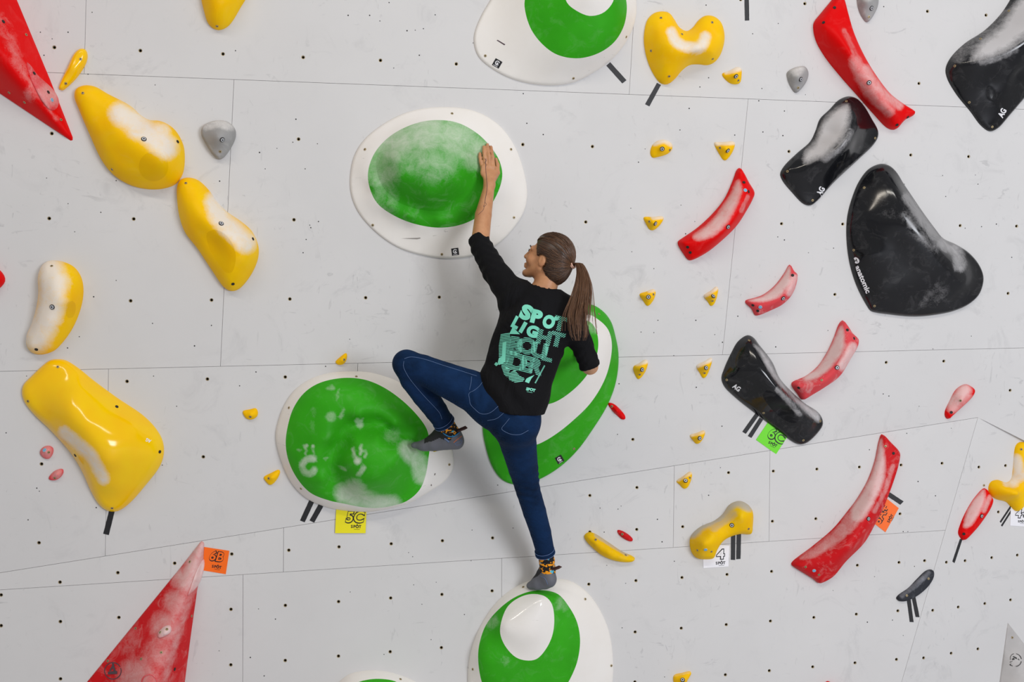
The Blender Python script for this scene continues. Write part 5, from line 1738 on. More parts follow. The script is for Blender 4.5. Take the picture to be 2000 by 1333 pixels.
# right hand pressing on the banded volume behind her
body.limb(WR_R, on(vC, 1143, 696, 0.02), (0.024, 0.015), (0.034, 0.013), 0.012, side=(0.9, 0, 0.3))
for i, (x, y) in enumerate(((1132, 676), (1139, 671), (1146, 670), (1153, 674))):
    a = on(vC, 1134 + i * 5.5, 692, 0.015)
    finger(body, [a, on(vC, (x + 1134 + i * 5.5) / 2, (y + 692) / 2, 0.016), on(vC, x, y, 0.008)], 0.0090, 0.0068, 0.004)
finger(body, [on(vC, 1133, 700, 0.02), on(vC, 1127, 694, 0.014), on(vC, 1125, 686, 0.009)], 0.0115, 0.008, 0.006)
# head and face
body.chain([P(1060, 590, 3.99), NECK, hd(-0.035, 0, -0.075)], [0.066, 0.052, 0.046], 0.02)
body.ellipsoid(hd(-0.018, 0, 0.022), (HF, HL, HU), (0.0809, 0.0626, 0.0783), 0.01)
body.ellipsoid(hd(0.028, 0, -0.028), (HF, HL, HU), (0.0539, 0.0487, 0.0713), 0.02)
for s_ in (-1, 1):
    body.limb(hd(0.0, 0.050 * s_, -0.052), hd(0.066, 0.018 * s_, -0.098), 0.0165, 0.0148, 0.012)
    body.ellipsoid(hd(0.056, 0.036 * s_, -0.030), (HF, HL, HU), (0.0261, 0.0226, 0.0244), 0.014)
    body.limb(hd(0.083, 0.012 * s_, 0.022), hd(0.068, 0.046 * s_, 0.018), 0.0095, 0.0085, 0.009)
    body.ellipsoid(hd(0.092, 0.031 * s_, 0.003), (HF, HL, HU), (0.0087, 0.0139, 0.0087), 0.006, cut=True)
    body.ellipsoid(hd(0.076, 0.031 * s_, 0.003), (HF, HL, HU), (0.0109, 0.0117, 0.0100), 0.003)
    body.ellipsoid(hd(-0.010, 0.070 * s_, -0.018), (HF, HL, HU), (0.0165, 0.0087, 0.0261), 0.006)
    body.ellipsoid(hd(-0.004, 0.081 * s_, -0.014), (HF, HL, HU), (0.0078, 0.0052, 0.0139), 0.004, cut=True)
body.ellipsoid(hd(0.080, 0, -0.100), (HF, HL, HU), (0.0157, 0.0191, 0.0157), 0.012)
body.limb(hd(0.086, 0, 0.016), hd(0.108, 0, -0.026), 0.0068, 0.0085, 0.007)
body.ellipsoid(hd(0.102, 0, -0.030), (HF, HL, HU), (0.0113, 0.0139, 0.0078), 0.006)
body.limb(hd(0.089, -0.018, -0.060), hd(0.089, 0.018, -0.060), 0.0062, 0.0062, 0.006)
body.limb(hd(0.087, -0.016, -0.071), hd(0.087, 0.016, -0.071), 0.0066, 0.0066, 0.005)
bV, bF = body.mesh()
bV = relax(bV, bF, 1, 0.4)
person = big_mesh('person', bV, bF, M['skin'])
tag(person, 'climber in black printed long-sleeve top and blue jeans reaching for a dome', 'person')
skin_bvh = bvh_of(bV, bF)
del body

# ---- top
sl_lo = np.min([EL_L, CF_L, PELV, EL_R], 0) - 0.16
sl_hi = np.max([EL_L, SH_L, SH_R, EL_R, NECK], 0) + 0.13
sl_lo[1], sl_hi[1] = 3.80, 4.20
sl_hi[2] = CF_L[2] + 0.06
top = Field(sl_lo, sl_hi, (0.0055, 0.0055, 0.0055))
top.chain([P(993, 800, 3.985), P(1000, 770, 3.98)], [(0.142, 0.122), (0.142, 0.118)], 0.03, LATH)
top.chain([P(1002, 765, 3.98), WAIST, CHEST, P(1053, 592, 3.985)], [(0.142, 0.115), (0.142, 0.098), (0.148, 0.102), (0.118, 0.072)], 0.03, LAT)
top.chain([P(1046, 588, 3.985), SH_L], [0.074, 0.064], 0.035)
top.chain([P(1064, 592, 3.98), SH_R], [0.072, 0.058], 0.035)
top.chain([SH_L, P(968, 532, 4.045), EL_L, P(931, 458, 4.12), P(936, 445, 4.13)], [0.064, 0.052, 0.0455, 0.0405, 0.040], 0.025)
top.chain([SH_R, P(1133, 665, 3.98), EL_R, P(1153, 726, 4.0)], [0.058, 0.046, 0.041, 0.040], 0.025)
# collar
top.limb(P(1059, 581, 3.99), P(1060, 566, 4.0), (0.066, 0.060), (0.058, 0.056), 0.02, side=LAT)
# folds: shallow ripples radiating from the raised shoulder and gathered along the sleeve
x, y, z = top.pts((slice(None),) * 3)
ax_ = unit(EL_L - SH_L)
tt = (x - SH_L[0]) * ax_[0] + (y - SH_L[1]) * ax_[1] + (z - SH_L[2]) * ax_[2]
rr = np.sqrt((x - SH_L[0]) ** 2 + (y - SH_L[1]) ** 2 + (z - SH_L[2]) ** 2)
mask = np.clip((tt - 0.06) / 0.06, 0, 1) * (rr < 0.40)
top.d += (0.0022 * np.sin(tt * 150 + 26 * x + 30 * y + 3 * np.sin(70 * x + 50 * y)) * mask).astype(np.float32)
ax2 = unit(EL_R - SH_R)
t2 = (x - SH_R[0]) * ax2[0] + (y - SH_R[1]) * ax2[1] + (z - SH_R[2]) * ax2[2]
r2 = np.sqrt((x - SH_R[0]) ** 2 + (y - SH_R[1]) ** 2 + (z - SH_R[2]) ** 2)
m2 = np.clip((t2 - 0.08) / 0.05, 0, 1) * (r2 < 0.28) * (x > SH_R[0] - 0.03)
top.d += (0.0020 * np.sin(t2 * 130 + 40 * x + 3 * np.sin(60 * x + 45 * y)) * m2).astype(np.float32)
fold_c = P(985, 600, 3.93)
dirx = (x - fold_c[0]) * 0.75 + (z - fold_c[2]) * -0.65
dist = np.sqrt((x - fold_c[0]) ** 2 + (z - fold_c[2]) ** 2)
top.d += (0.004 * np.sin(dirx * 95) * np.exp(-(dist / 0.13) ** 2)).astype(np.float32)
fold_d = P(985, 770, 3.9)
dist = np.sqrt((x - fold_d[0]) ** 2 + (z - fold_d[2]) ** 2)
top.d += (0.005 * np.sin(((x - fold_d[0]) * 0.85 + (z - fold_d[2]) * 0.6) * 75) * np.exp(-(dist / 0.12) ** 2)).astype(np.float32)
# openings
cut_n = unit(P(934, 462, 4.112) - P(946, 492, 4.085))
top_c = P(933.5, 462.5, 4.112)
x, y, z = top.pts((slice(None),) * 3)
sd = (x - top_c[0]) * cut_n[0] + (y - top_c[1]) * cut_n[1] + (z - top_c[2]) * cut_n[2]
near_l = (np.sqrt((x - top_c[0]) ** 2 + (z - top_c[2]) ** 2) < 0.13)
top.d = np.where(near_l, np.maximum(top.d, sd), top.d).astype(np.float32)
cn = unit(P(1157, 728, 4.0) - P(1147, 700, 3.985))
cc = P(1150.5, 718, 4.0)
sd = (x - cc[0]) * cn[0] + (y - cc[1]) * cn[1] + (z - cc[2]) * cn[2]
near_r = (np.sqrt((x - cc[0]) ** 2 + (z - cc[2]) ** 2) < 0.09)
top.d = np.where(near_r, np.maximum(top.d, sd), top.d).astype(np.float32)
hem_n = unit(P(992, 800, 3.98) - WAIST)
hem_c = P(994, 789, 3.98)
latx = (x - hem_c[0]) * LATH[0] + (y - hem_c[1]) * LATH[1] + (z - hem_c[2]) * LATH[2]
sd = (x - hem_c[0]) * hem_n[0] + (y - hem_c[1]) * hem_n[1] + (z - hem_c[2]) * hem_n[2] - 0.030 + 1.2 * np.clip(np.abs(latx + 0.02) - 0.05, 0, 1) ** 1.5 * np.where(latx < 0, 1.6, 0.7)
top.d = np.where(z < WAIST[2] + 0.05, np.maximum(top.d, sd), top.d).astype(np.float32)
# neckline
nn = unit(hd(-0.035, 0, -0.075) - P(1060, 590, 3.99))
nc = P(1061, 566.5, 3.99)
sd = (x - nc[0]) * nn[0] + (y - nc[1]) * nn[1] + (z - nc[2]) * nn[2]
qx_, qy_, qz_ = x - nc[0] - sd * nn[0], y - nc[1] - sd * nn[1], z - nc[2] - sd * nn[2]
near_n = (np.sqrt(qx_ ** 2 + qy_ ** 2 + qz_ ** 2) < 0.066) & (np.abs(sd) < 0.1)
top.d = np.where(near_n, np.maximum(top.d, sd), top.d).astype(np.float32)
tV, tF = top.mesh()
tV = relax(tV, tF, 2)
shirt = big_mesh('shirt', tV, tF, M['jersey'], person)
shirt['label'] = 'black long-sleeved top with mint print'
shirt_bvh = bvh_of(tV, tF)
del top

# ---- jeans
jl = np.min([KN_L, AN_R, HIP_L], 0) - 0.12
jh = np.max([HIP_L, AN_R, HIP_R], 0) + 0.14
jl[1], jh[1] = 3.80, 4.48
jl[2] = AN_R[2] - 0.02
jh[2] = P(930, 655, 3.9)[2]
jn = Field(jl, jh, (0.0055, 0.0055, 0.0055))
jn.chain([P(1003, 765, 3.98), P(990, 796, 3.98)], [(0.118, 0.085), (0.130, 0.100)], 0.03, LATH)
jn.limb(P(962, 784, 4.0), P(1008, 824, 3.985), 0.094, 0.094, 0.04)
jn.ellipsoid(P(963, 797, 3.945), np.eye(3), (0.080, 0.066, 0.072), 0.04)
jn.ellipsoid(P(1009, 833, 3.935), np.eye(3), (0.075, 0.066, 0.072), 0.04)
jn.chain([P(958, 782, 4.0), P(915, 761, 3.99), P(870, 742, 3.985), P(825, 722, 3.98), KN_L], [0.092, 0.080, 0.069, 0.059, 0.052], 0.03)
jn.chain([KN_L, P(806, 742, 4.02), P(830, 772, 4.075), P(852, 803, 4.13), P(866, 824, 4.17)], [0.052, 0.050, 0.0525, 0.047, 0.0425], 0.022)
jn.chain([P(1005, 828, 3.985), P(1013, 870, 4.06), P(1022, 915, 4.145), P(1031, 957, 4.21), P(1044, 1000, 4.265), P(1056, 1040, 4.31), P(1065, 1078, 4.35)], [0.086, 0.073, 0.062, 0.0515, 0.0495, 0.045, 0.0405], 0.03)
x, y, z = jn.pts((slice(None),) * 3)


def ripple(c, dir_, freq, amp, rad):
    d_ = (x - c[0]) * dir_[0] + (y - c[1]) * dir_[1] + (z - c[2]) * dir_[2]
    q = np.sqrt((x - c[0]) ** 2 + (y - c[1]) ** 2 + (z - c[2]) ** 2)
    jn.d += (amp * np.sin(d_ * freq) * np.exp(-(q / rad) ** 2)).astype(np.float32)


ripple(P(803, 722, 3.95), unit((0.5, 0, -0.85)), 260, 0.003, 0.045)
ripple(P(836, 745, 4.0), unit((0.8, 0.1, 0.6)), 190, 0.003, 0.05)
ripple(P(1036, 962, 4.16), unit((0.25, 0, 1)), 210, 0.0022, 0.07)
ripple(P(1045, 938, 4.16), unit((-0.3, 0, 1)), 240, 0.003, 0.04)
ripple(P(975, 835, 3.93), unit((-0.6, 0, 0.8)), 150, 0.0025, 0.06)
ripple(P(930, 765, 3.93), unit((1, 0, 0.15)), 170, 0.003, 0.05)
ripple(P(858, 806, 4.07), unit((0.5, 0, -0.85)), 190, 0.002, 0.05)
# leg ends
for cpt, prev in ((P(866.5, 824.5, 4.17), P(846, 795, 4.12)), (P(1064.5, 1076, 4.348), P(1056, 1040, 4.31))):
    nrm = unit(cpt - prev)
    sd = (x - cpt[0]) * nrm[0] + (y - cpt[1]) * nrm[1] + (z - cpt[2]) * nrm[2]
    q = np.sqrt((x - cpt[0]) ** 2 + (y - cpt[1]) ** 2 + (z - cpt[2]) ** 2)
    jn.d = np.where(q < 0.10, np.maximum(jn.d, sd), jn.d).astype(np.float32)
jV, jF = jn.mesh()
jV = relax(jV, jF, 2)
jeans = big_mesh('jeans', jV, jF, M['denim'], person)
jeans['label'] = 'dark blue denim jeans with rolled cuffs'
jean_bvh = bvh_of(jV, jF)
del jn


def cuff(c, prev, r, hgt, name='cuff'):
    n = unit(c - prev)
    a = unit(np.cross(n, (0.2, -1, 0.1)))
    b = np.cross(n, a)
    V, F = [], []
    K = 28
    prof = [(r - 0.004, -hgt), (r + 0.0015, -hgt), (r + 0.0032, -hgt * 0.5), (r + 0.0022, 0.0), (r - 0.003, 0.001), (r - 0.006, -0.004)]
    for (rr_, t) in prof:
        for k in range(K):
            w = 2 * math.pi * k / K
            V.append(c + n * (t + 0.001 * math.sin(3 * w)) + (a * math.cos(w) + b * math.sin(w)) * rr_)
    for i in range(len(prof) - 1):
        for k in range(K):
            l = (k + 1) % K
            F.append((i * K + k, i * K + l, (i + 1) * K + l, (i + 1) * K + k))
    o = obj(name, V, F, M['denim'], jeans, smooth=True)
    for t_, rq in ((-hgt, r + 0.0018), (0.0, r + 0.0026)):
        ringp = [c + n * t_ + (a * math.cos(2 * math.pi * k / 40) + b * math.sin(2 * math.pi * k / 40)) * rq for k in range(40)]
        tube('stitch_line', ringp, 0.0011, M['hem'], o, 5, closed=True)


cuff(P(868, 827, 4.174), P(848, 797, 4.125), 0.0435, 0.016)
cuff(P(1065, 1082, 4.355), P(1056, 1043, 4.315), 0.0415, 0.019)


def stitch(pts, r=0.0007, bv=None, nm='seam', mat=None, par=None):
    q = resample(catmull(np.array(pts, float), 8, False), 2.0, False)
    path = [p for p in (cast(bv or jean_bvh, a, b, 0.0006) for a, b in q) if p is not None]
    if len(path) > 2:
        return tube(nm, path, r, mat or M['stitch'], par or jeans, 5)


stitch([(790, 701), (800, 698), (815, 699), (835, 704), (865, 714), (900, 725), (931, 735)])
stitch([(789, 706), (788, 716), (797, 735), (812, 755), (832, 778), (850, 797), (859, 808), (863, 819)])
stitch([(943, 746), (936, 755), (926, 763), (916, 769), (917, 780), (919, 790), (928, 800), (938, 808), (950, 809), (960, 805), (973, 794)], nm='pocket')
stitch([(985, 806), (970, 818), (952, 822)])
stitch([(995, 818), (987, 828), (980, 838), (989, 845), (1000, 849), (1016, 849), (1032, 841)], nm='pocket')
stitch([(921, 736), (920, 748), (917, 762)])

# ---- shoes and socks
def shoe(name, build, lo, hi, st=0.0042):
    f = Field(lo, hi, (st, st, st))
    build(f)
    V, F = f.mesh()
    return relax(V, F, 1), F


def bL(f):
    k = 0.014
    f.chain([P(815, 870, 4.255), P(832, 870, 4.244), P(850, 866, 4.228), P(872, 862, 4.211), P(892, 862, 4.200)], [(0.015, 0.028), (0.026, 0.040), (0.034, 0.041), (0.037, 0.036), (0.036, 0.032)], k, side=(0, 0, 1))
    f.chain([P(835, 866, 4.238), P(858, 850, 4.216), P(872, 841, 4.201)], [0.018, 0.030, 0.036], k)
    f.limb(P(876, 845, 4.200), P(885, 850, 4.199), 0.040, 0.036, k)
    # flat sole
    f.plane_cut(P(860, 885, 4.215), unit((-0.02, 0, -1)), 0.006)


def bR(f):
    k = 0.014
    f.chain([P(1040, 1143, 4.430), P(1052, 1140, 4.415), P(1064, 1136, 4.400), P(1072, 1132, 4.380)], [(0.019, 0.028), (0.029, 0.034), (0.035, 0.033), (0.037, 0.030)], k, side=(0, 0, 1))
    f.chain([P(1047, 1136, 4.420), P(1060, 1122, 4.405), P(1067, 1114, 4.390)], [0.018, 0.028, 0.033], k)
    f.limb(P(1069, 1116, 4.385), P(1073, 1130, 4.375), 0.032, 0.030, k)
    f.plane_cut(P(1060, 1157.5, 4.400), unit((0.12, 0, -1)), 0.006)


SHOES = []
for nm, fb, c, lab in (('left', bL, P(858, 862, 4.205), 'climbing shoe on the bent leg, smearing on the dome'),
                       ('right', bR, P(1060, 1135, 4.400), 'climbing shoe on the standing leg')):
    V, F = shoe(nm, fb, c - np.array([0.13, 0.10, 0.10]), c + np.array([0.13, 0.10, 0.10]))
    px = topx(V[F].mean(1))
    if nm == 'left':
        up_line = np.array([(829, 866), (845, 862), (858, 856), (868, 860), (880, 861), (884, 853), (896, 846), (905, 838)], float)
        upper = px[:, 1] < np.interp(px[:, 0], up_line[:, 0], up_line[:, 1])
        upper &= px[:, 0] > 829
    else:
        up_line = np.array([(1040, 1131), (1050, 1126), (1058, 1119), (1066, 1117), (1075, 1115), (1090, 1113)], float)
        upper = px[:, 1] < np.interp(px[:, 0], up_line[:, 0], up_line[:, 1])
    so = big_mesh('shoe', V, F, M['rubber'], person, mats=[M['rubber'], M['shoe_black']], midx=upper.astype(int))
    so['label'] = lab
    SHOES.append((so, bvh_of(V, F)))
sL, sR = SHOES
stitch([(861, 839), (868, 848), (878, 853), (888, 852), (897, 845)], 0.0028, sL[1], 'collar_trim', M['shoe_blue'], sL[0])
stitch([(886, 865), (894, 858), (902, 852)], 0.0014, sL[1], 'stripe', M['shoe_orange'], sL[0])
stitch([(888, 867), (898, 862), (902, 859), (900, 867), (892, 870), (888, 867)], 0.0009, sL[1], 'heel_mark', M['stitch'], sL[0])
stitch([(868, 857), (873, 860), (877, 864)], 0.0035, sL[1], 'side_tab', M['stitch'], sL[0])
stitch([(842, 882), (848, 882), (852, 881)], 0.0024, sL[1], 'sole_mark', M['shoe_yellow'], sL[0])
stitch([(1054, 1152.5), (1058, 1153), (1063, 1152.5)], 0.0035, sR[1], 'sole_mark', M['shoe_yellow'], sR[0])
stitch([(1062, 1118), (1068, 1112), (1077, 1114)], 0.0026, sR[1], 'collar_trim', M['shoe_blue'], sR[0])
stitch([(1056, 1126), (1064, 1130), (1070, 1142)], 0.0010, sR[1], 'rubber_seam', M['stitch'], sR[0])
for (path, par) in ((([(894, 843, 4.17), (900, 841, 4.16), (907, 838.5, 4.153), (912, 836, 4.15), (909, 834, 4.155), (902, 837, 4.165), (895, 840, 4.175)]), sL[0]),
                    (([(1076, 1113, 4.355), (1084, 1113, 4.34), (1092, 1110, 4.33), (1096, 1108, 4.33), (1092, 1107, 4.335), (1084, 1110, 4.348), (1077, 1111, 4.36)]), sR[0])):
    tube('pull_loop', [P(*p) for p in path], 0.0042, M['pull_tab'], par, 8)


def sock(pts, rs, lo_hi):
    f = Field(lo_hi[0], lo_hi[1], (0.0045,) * 3)
    f.chain([P(*p) for p in pts], rs, 0.01)
    V, F = f.mesh()
    V = relax(V, F, 1)
    return big_mesh('sock', V, F, M['sock'], person)


o = sock([(864, 821, 4.168), (873, 834, 4.185), (880, 846, 4.197)], [0.0345, 0.0365, 0.0385], (P(872, 834, 4.18) - 0.09, P(872, 834, 4.18) + 0.09))
o['label'] = 'black sock with orange banana pattern on the bent leg'
o = sock([(1064, 1076, 4.35), (1068, 1096, 4.37), (1070, 1118, 4.385)], [0.0335, 0.0345, 0.035], (P(1068, 1096, 4.37) - 0.09, P(1068, 1096, 4.37) + 0.09))
o['label'] = 'black sock with orange banana pattern on the standing leg'

# ---- face details
def blob(name, c, r, mat, axes=(HF, HL, HU), par=None):
    V, F = [], []
    K, R_ = 12, 8
    for i in range(R_ + 1):
        th = math.pi * i / R_
        for k in range(K):
            w = 2 * math.pi * k / K
            V.append(c + axes[0] * r[0] * math.cos(th) + axes[1] * r[1] * math.sin(th) * math.cos(w) + axes[2] * r[2] * math.sin(th) * math.sin(w))
    for i in range(R_):
        for k in range(K):
            F.append((i * K + k, i * K + (k + 1) % K, (i + 1) * K + (k + 1) % K, (i + 1) * K + k))
    return obj(name, V, F, mat, par or person, smooth=True)


for s_ in (1, -1):
    e = blob('eye', hd(0.0815, 0.031 * s_, 0.003), (0.0085, 0.0100, 0.0052), M['eye'])
    tube('eyebrow', [hd(0.094, 0.014 * s_, 0.022), hd(0.092, 0.026 * s_, 0.027), hd(0.082, 0.042 * s_, 0.024)], [0.003, 0.003, 0.0015], M['brow'], person, 6)
    tube('eyelashes', [hd(0.090, 0.022 * s_, 0.008), hd(0.0905, 0.031 * s_, 0.010), hd(0.084, 0.041 * s_, 0.006)], [0.001, 0.0018, 0.0016], M['brow'], person, 5)
for u_, r_ in ((-0.0615, 0.0036), (-0.0685, 0.0040)):
    tube('lip', [hd(0.086, -0.019, -0.065), hd(0.0935, -0.008, u_), hd(0.0945, 0, u_), hd(0.0935, 0.008, u_), hd(0.086, 0.019, -0.065)], [0.0015, r_, r_, r_, 0.0015], M['lip'], person, 8)

# ---- hair: scalp shell with combed strands, tie and ponytail
hf = Field(HC - 0.16, HC + 0.16, (0.0045,) * 3)
hf.ellipsoid(hd(-0.020, 0, 0.022), (HF, HL, HU), (0.092, 0.073, 0.089), 0.01)
hf.ellipsoid(hd(-0.058, 0, -0.040), (HF, HL, HU), (0.054, 0.054, 0.062), 0.03)
x, y, z = hf.pts((slice(None),) * 3)
fx, fy, fz = x - HC[0], y - HC[1], z - HC[2]
f_ = (fx * HF[0] + fy * HF[1] + fz * HF[2]) / HS
u_ = (fx * HU[0] + fy * HU[1] + fz * HU[2]) / HS
l_ = (fx * HL[0] + fy * HL[1] + fz * HL[2]) / HS
g_ = np.where(u_ > -0.015, 0.018 + 0.52 * (u_ + 0.015), 0.018 + 1.0 * (u_ + 0.015))
g_ = g_ + 0.016 * np.clip(1 - np.abs(l_) / 0.05, 0, 1)
ear = np.sqrt((f_ + 0.006) ** 2 + (u_ + 0.022) ** 2) - 0.030
hf.d = np.maximum(hf.d, (f_ - g_) * 0.85).astype(np.float32)
hf.d = np.maximum(hf.d, np.where(np.abs(l_) > 0.055, -ear, -1)).astype(np.float32)
hV, hF = hf.mesh()
hV = relax(hV, hF, 2)
hair = big_mesh('hair', hV, hF, M['hair'], person)
hair['label'] = 'dark brown hair combed back into a ponytail'
hb = bvh_of(hV, hF)
TIE = hd(-0.124, -0.002, 0.004)
ta = hair.data.attributes.new('tone', 'FLOAT', 'POINT')
ta.data.foreach_set('value', np.full(len(hair.data.vertices), 0.12, np.float32))


def strands(name, paths, radii, mat, parent, tones):
    V, F, T = [], [], []
    for p, r, tn in zip(paths, radii, tones):
        v, f = tube(None, p, r, None, None, 4)
        s = len(V)
        V += v
        F += [tuple(i + s for i in q) for q in f]
        T += list(np.repeat(tn, 4))
    o = obj(name, V, F, mat, parent, smooth=True)
    a = o.data.attributes.new('tone', 'FLOAT', 'POINT')
    a.data.foreach_set('value', np.array(T, np.float32))
    return o


paths, radii, tones = [], [], []
ctr = hd(-0.02, 0, 0.015)
for i in range(620):
    # start on the hairline or anywhere on the shell, comb towards the tie
    th = random.uniform(0, 2 * math.pi)
    dirv = unit(HL * math.cos(th) * random.uniform(0.3, 1) + HU * math.sin(th) * random.uniform(0.3, 1) + HF * random.uniform(-0.9, 0.75))
    h_, n_, _, _ = hb.ray_cast(Vector(ctr), Vector(dirv))
    if h_ is None:
        continue
    path = []
    st = np.array(h_)
    N_ = 12
    lift = random.uniform(0.0003, 0.0022)
    wob = random.uniform(-0.006, 0.006)
    for k in range(N_):
        t = k / (N_ - 1)
        q = st * (1 - t) + TIE * t
        q = q + np.cross(unit(TIE - st), unit(q - ctr)) * wob * math.sin(math.pi * t)
        h2, n2, _, _ = hb.ray_cast(Vector(ctr), Vector(unit(q - ctr)))
        if h2 is None:
            continue
        path.append(np.array(h2) + unit(q - ctr) * lift)
    if len(path) > 3:
        path[-1] = TIE + np.array([random.gauss(0, 0.004) for _ in range(3)])
        paths.append(path)
        m = len(path)
        radii.append([0.0011 * (0.4 + 0.6 * math.sin(math.pi * min(1, (j + 1.5) / m))) for j in range(m)])
        tones.append(np.clip(random.choice((0.08, 0.15, 0.25, 0.5)) + random.uniform(0, 0.15) + np.linspace(0, 0.08, m), 0, 1))
strands('combed_strands', paths, radii, M['hair'], hair, tones)
# ponytail: centre line hanging behind the shoulder
PT = [TIE, P(1129, 514, 3.94), P(1136, 528, 3.92), P(1139, 555, 3.895), P(1136, 585, 3.875), P(1131, 615, 3.862), P(1132, 672, 3.858)]
pl_ = resample(catmull(np.array(PT), 8, False), 0.012, False)
sl_len = len(pl_)
wid = np.interp(np.linspace(0, 1, sl_len), [0, 0.12, 0.4, 0.7, 0.9, 1.0], [0.008, 0.016, 0.034, 0.046, 0.040, 0.020])
paths, radii, tones = [], [], []
for i in range(520):
    a_, rad = random.uniform(0, 2 * math.pi), math.sqrt(random.random())
    end = 0.5 + 0.5 * random.random() ** 1.7
    ph, fr, am = random.uniform(0, 6.28), random.uniform(5, 11), random.uniform(0.001, 0.005)
    n_ = max(6, int(sl_len * end))
    path = []
    drift = random.gauss(0, 0.35)
    for k in range(n_):
        w_ = wid[k]
        aa = a_ + drift * k / sl_len
        off = np.array([math.cos(aa) * rad * w_, math.sin(aa) * rad * w_ * 0.62, 0.0])
        wave = am * math.sin(ph + fr * k / sl_len) * k / sl_len
        path.append(pl_[k] + off + np.array([wave, wave * 0.5, 0]))
    paths.append(path)
    radii.append([0.0013 * (1 - 0.75 * (k / n_) ** 2) for k in range(n_)])
    base_t = random.uniform(0.15, 0.6)
    tones.append(np.clip(base_t + np.linspace(0, 0.45, n_), 0, 1))
for i in range(26):                      # loose flyaway hairs
    n_ = int(sl_len * random.uniform(0.6, 0.95))
    sgn = random.choice((-1, 1))
    path = []
    spread = random.uniform(0.02, 0.05)
    for k in range(n_):
        t = k / sl_len
        path.append(pl_[k] + np.array([sgn * (wid[k] * 0.9 + spread * t * t), random.uniform(-0.001, 0.001), 0]))
    paths.append(path)
    radii.append([0.0006] * n_)
    tones.append(np.clip(np.linspace(0.4, 0.9, n_), 0, 1))
pony = strands('ponytail', paths, radii, M['hair'], hair, tones)
for s_ in (-0.0035, 0.002):
    dpt = unit(pl_[1] - pl_[0])
    a_ = unit(np.cross(dpt, (0, 1, 0.2)))
    b_ = np.cross(dpt, a_)
    cpt = TIE + dpt * (0.006 + s_)
    tube('hair_tie', [cpt + (a_ * math.cos(2 * math.pi * k / 20) + b_ * math.sin(2 * math.pi * k / 20)) * 0.0135 for k in range(20)], 0.0032, M['hair_tie'], hair, 7, closed=True)

# ---- tattoo on the raised hand and forearm
def on_skin(pts, r):
    q = resample(catmull(np.array(pts, float), 8, False), 1.5, False)
    path = [p for p in (cast(skin_bvh, a, b, 0.0002) for a, b in q) if p is not None]
    if len(path) > 2:
        tube('tattoo', path, r, M['tattoo'], person, 4)


on_skin([(949, 310), (948.5, 322), (949, 335), (950.5, 350), (951.5, 365), (950, 378), (948, 388), (947, 398)], 0.0011)
on_skin([(947, 398), (944, 404), (948, 402), (950, 398), (946, 396)], 0.0007)
on_skin([(946, 402), (944, 410), (939, 415), (934, 420)], 0.0008)
on_skin([(946.5, 310), (950, 314), (946, 318), (951, 322), (948, 326)], 0.0007)


# ---- the print on the back of the top
def shirt_print(name, polys, mat):
    V, F = [], []
    for p in polys:
        q = [cast(shirt_bvh, a, b, 0.0016) for a, b in p]
        if any(v is None for v in q):
            continue
        s = len(V)
        V += q
        F.append(list(range(s, s + len(q))))
    if F:
        return obj(name, V, F, mat, shirt)


def stripes(polys, ang, pitch, duty, wave=0.0):
    a = math.radians(ang)
    nx, ny = -math.sin(a), math.cos(a)
    out = []
    for p in polys:
        pr = [x_ * nx + y_ * ny for x_, y_ in p]
        for i in range(int(min(pr) // pitch) - 1, int(max(pr) // pitch) + 2):
            q = clip_half(clip_half([tuple(v) for v in p], nx, ny, i * pitch), -nx, -ny, -(i + duty) * pitch)
            if len(q) >= 3:
                out.append(q)
    return grid_clip(out, 5)


def cr(x_, y_):                 # from the close-up of the print to photo pixels
    return 950 + x_ / 6.6667, 580 + y_ / 6.6667


def letter(ch, x_, y_, cap, ang=16, wide=1.0, bold=0.07):
    px_, py_ = cr(x_, y_)
    return text_px(ch, px_, py_, cap, ang, bold, 0.0, wide)


solid = letter('S', 518, 205, 31, 22, 1.15) + letter('P', 655, 262, 27, 14, 1.15) + letter('O', 812, 328, 27, 20, 0.85) + \
    letter('L', 392, 338, 24, 28, 0.9) + letter('I', 478, 400, 23, 30, 1.1) + letter('G', 600, 452, 24, 14, 1.05)
T_bar = [[cr(885, 262), cr(965, 258), cr(925, 312), cr(875, 312)]]
B_top = [[cr(345, 392), cr(438, 488), cr(300, 486)]]
flame = [[cr(500, 1108), cr(520, 1068), cr(560, 1045), cr(625, 1018), cr(585, 1065), cr(552, 1128)]]
shirt_print('lettering', grid_clip(solid + T_bar + B_top + flame, 4), M['mint'])
st = []
st += stripes(letter('T', 955, 350, 29, 14, 1.0), -38, 3.0, 0.42)
st += stripes(letter('H', 752, 530, 29, 14, 1.1), -34, 3.0, 0.42)
st += stripes(letter('T', 920, 555, 29, 14, 1.1), -34, 3.0, 0.42)
st += stripes(letter('O', 530, 640, 33, 12, 1.15), 6, 3.1, 0.42)
st += stripes(letter('U', 690, 700, 31, 12, 1.15), -22, 3.0, 0.42)
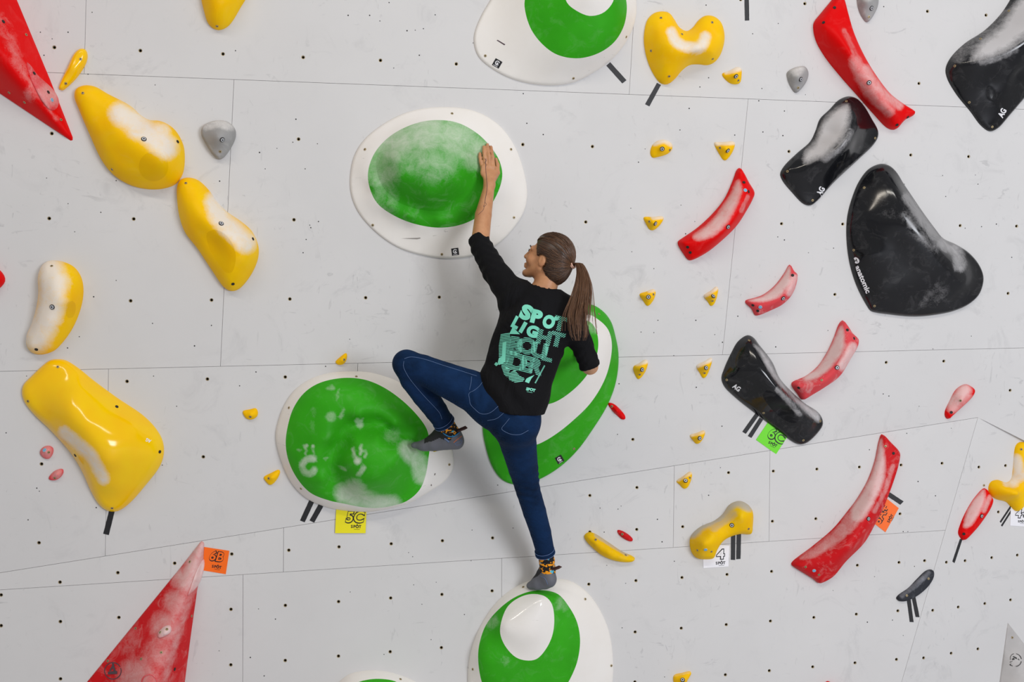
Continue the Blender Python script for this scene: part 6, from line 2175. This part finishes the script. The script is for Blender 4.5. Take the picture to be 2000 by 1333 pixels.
st += stripes(letter('L', 800, 750, 28, 14, 1.1), -34, 2.7, 0.42)
st += stripes(letter('B', 385, 640, 36, 14, 1.0), 8, 3.1, 0.42)
st += stripes(letter('D', 400, 850, 36, 14, 1.15), -10, 3.1, 0.45)
st += stripes(letter('E', 530, 880, 34, 14, 1.1), 14, 3.0, 0.42)
st += stripes(letter('R', 650, 905, 32, 14, 1.0), 22, 3.0, 0.42)
bar = [[cr(190, 490), cr(300, 470), cr(325, 560), cr(300, 700), cr(310, 790), cr(270, 870), cr(250, 900), cr(200, 900), cr(165, 780), cr(165, 640)]]
arc = [[cr(195, 905), cr(255, 905), cr(310, 950), cr(275, 1050), cr(235, 1020)], [cr(275, 1000), cr(375, 960), cr(430, 1030), cr(500, 1065), cr(470, 1112), cr(370, 1118), cr(300, 1085)]]
bar = [list(t_) for b_ in bar + arc for t_ in [[b_[0], b_[i], b_[i + 1]] for i in range(1, len(b_) - 1)]]
st += stripes(bar, -8, 3.0, 0.5)
st += grid_clip([[cr(215, 600), cr(262, 590), cr(245, 850), cr(170, 890), cr(150, 860), cr(165, 800), cr(205, 780)], [cr(105, 880), cr(130, 850), cr(165, 880), cr(130, 905)]], 4)
shirt_print('striped_lettering', st, M['mint'])
small_x, small_y = cr(572, 1205)
lg = text_px('SP', small_x - 4.6, small_y, 6.2, 12, 0.06) + text_px('O', small_x + 2.0, small_y + 0.8, 6.2, 12, 0.06) + text_px('T', small_x + 7, small_y + 2.2, 6.2, 12, 0.06)
lg += rot_px([[(small_x - 6, small_y + 5.8), (small_x + 5, small_y + 5.8), (small_x + 5, small_y + 6.5), (small_x - 6, small_y + 6.5)]], small_x, small_y, 12)
shirt_print('logo', lg, M['mint'])
sx_, sy_ = cr(695, 1010)
shirt_print('side_line', stripes(rot_px([[(sx_ - 20, sy_ - 1.3), (sx_ + 20, sy_ - 1.3), (sx_ + 20, sy_ + 1.3), (sx_ - 20, sy_ + 1.3)]], sx_, sy_, -62), 20, 1.7, 0.6), M['mint'])
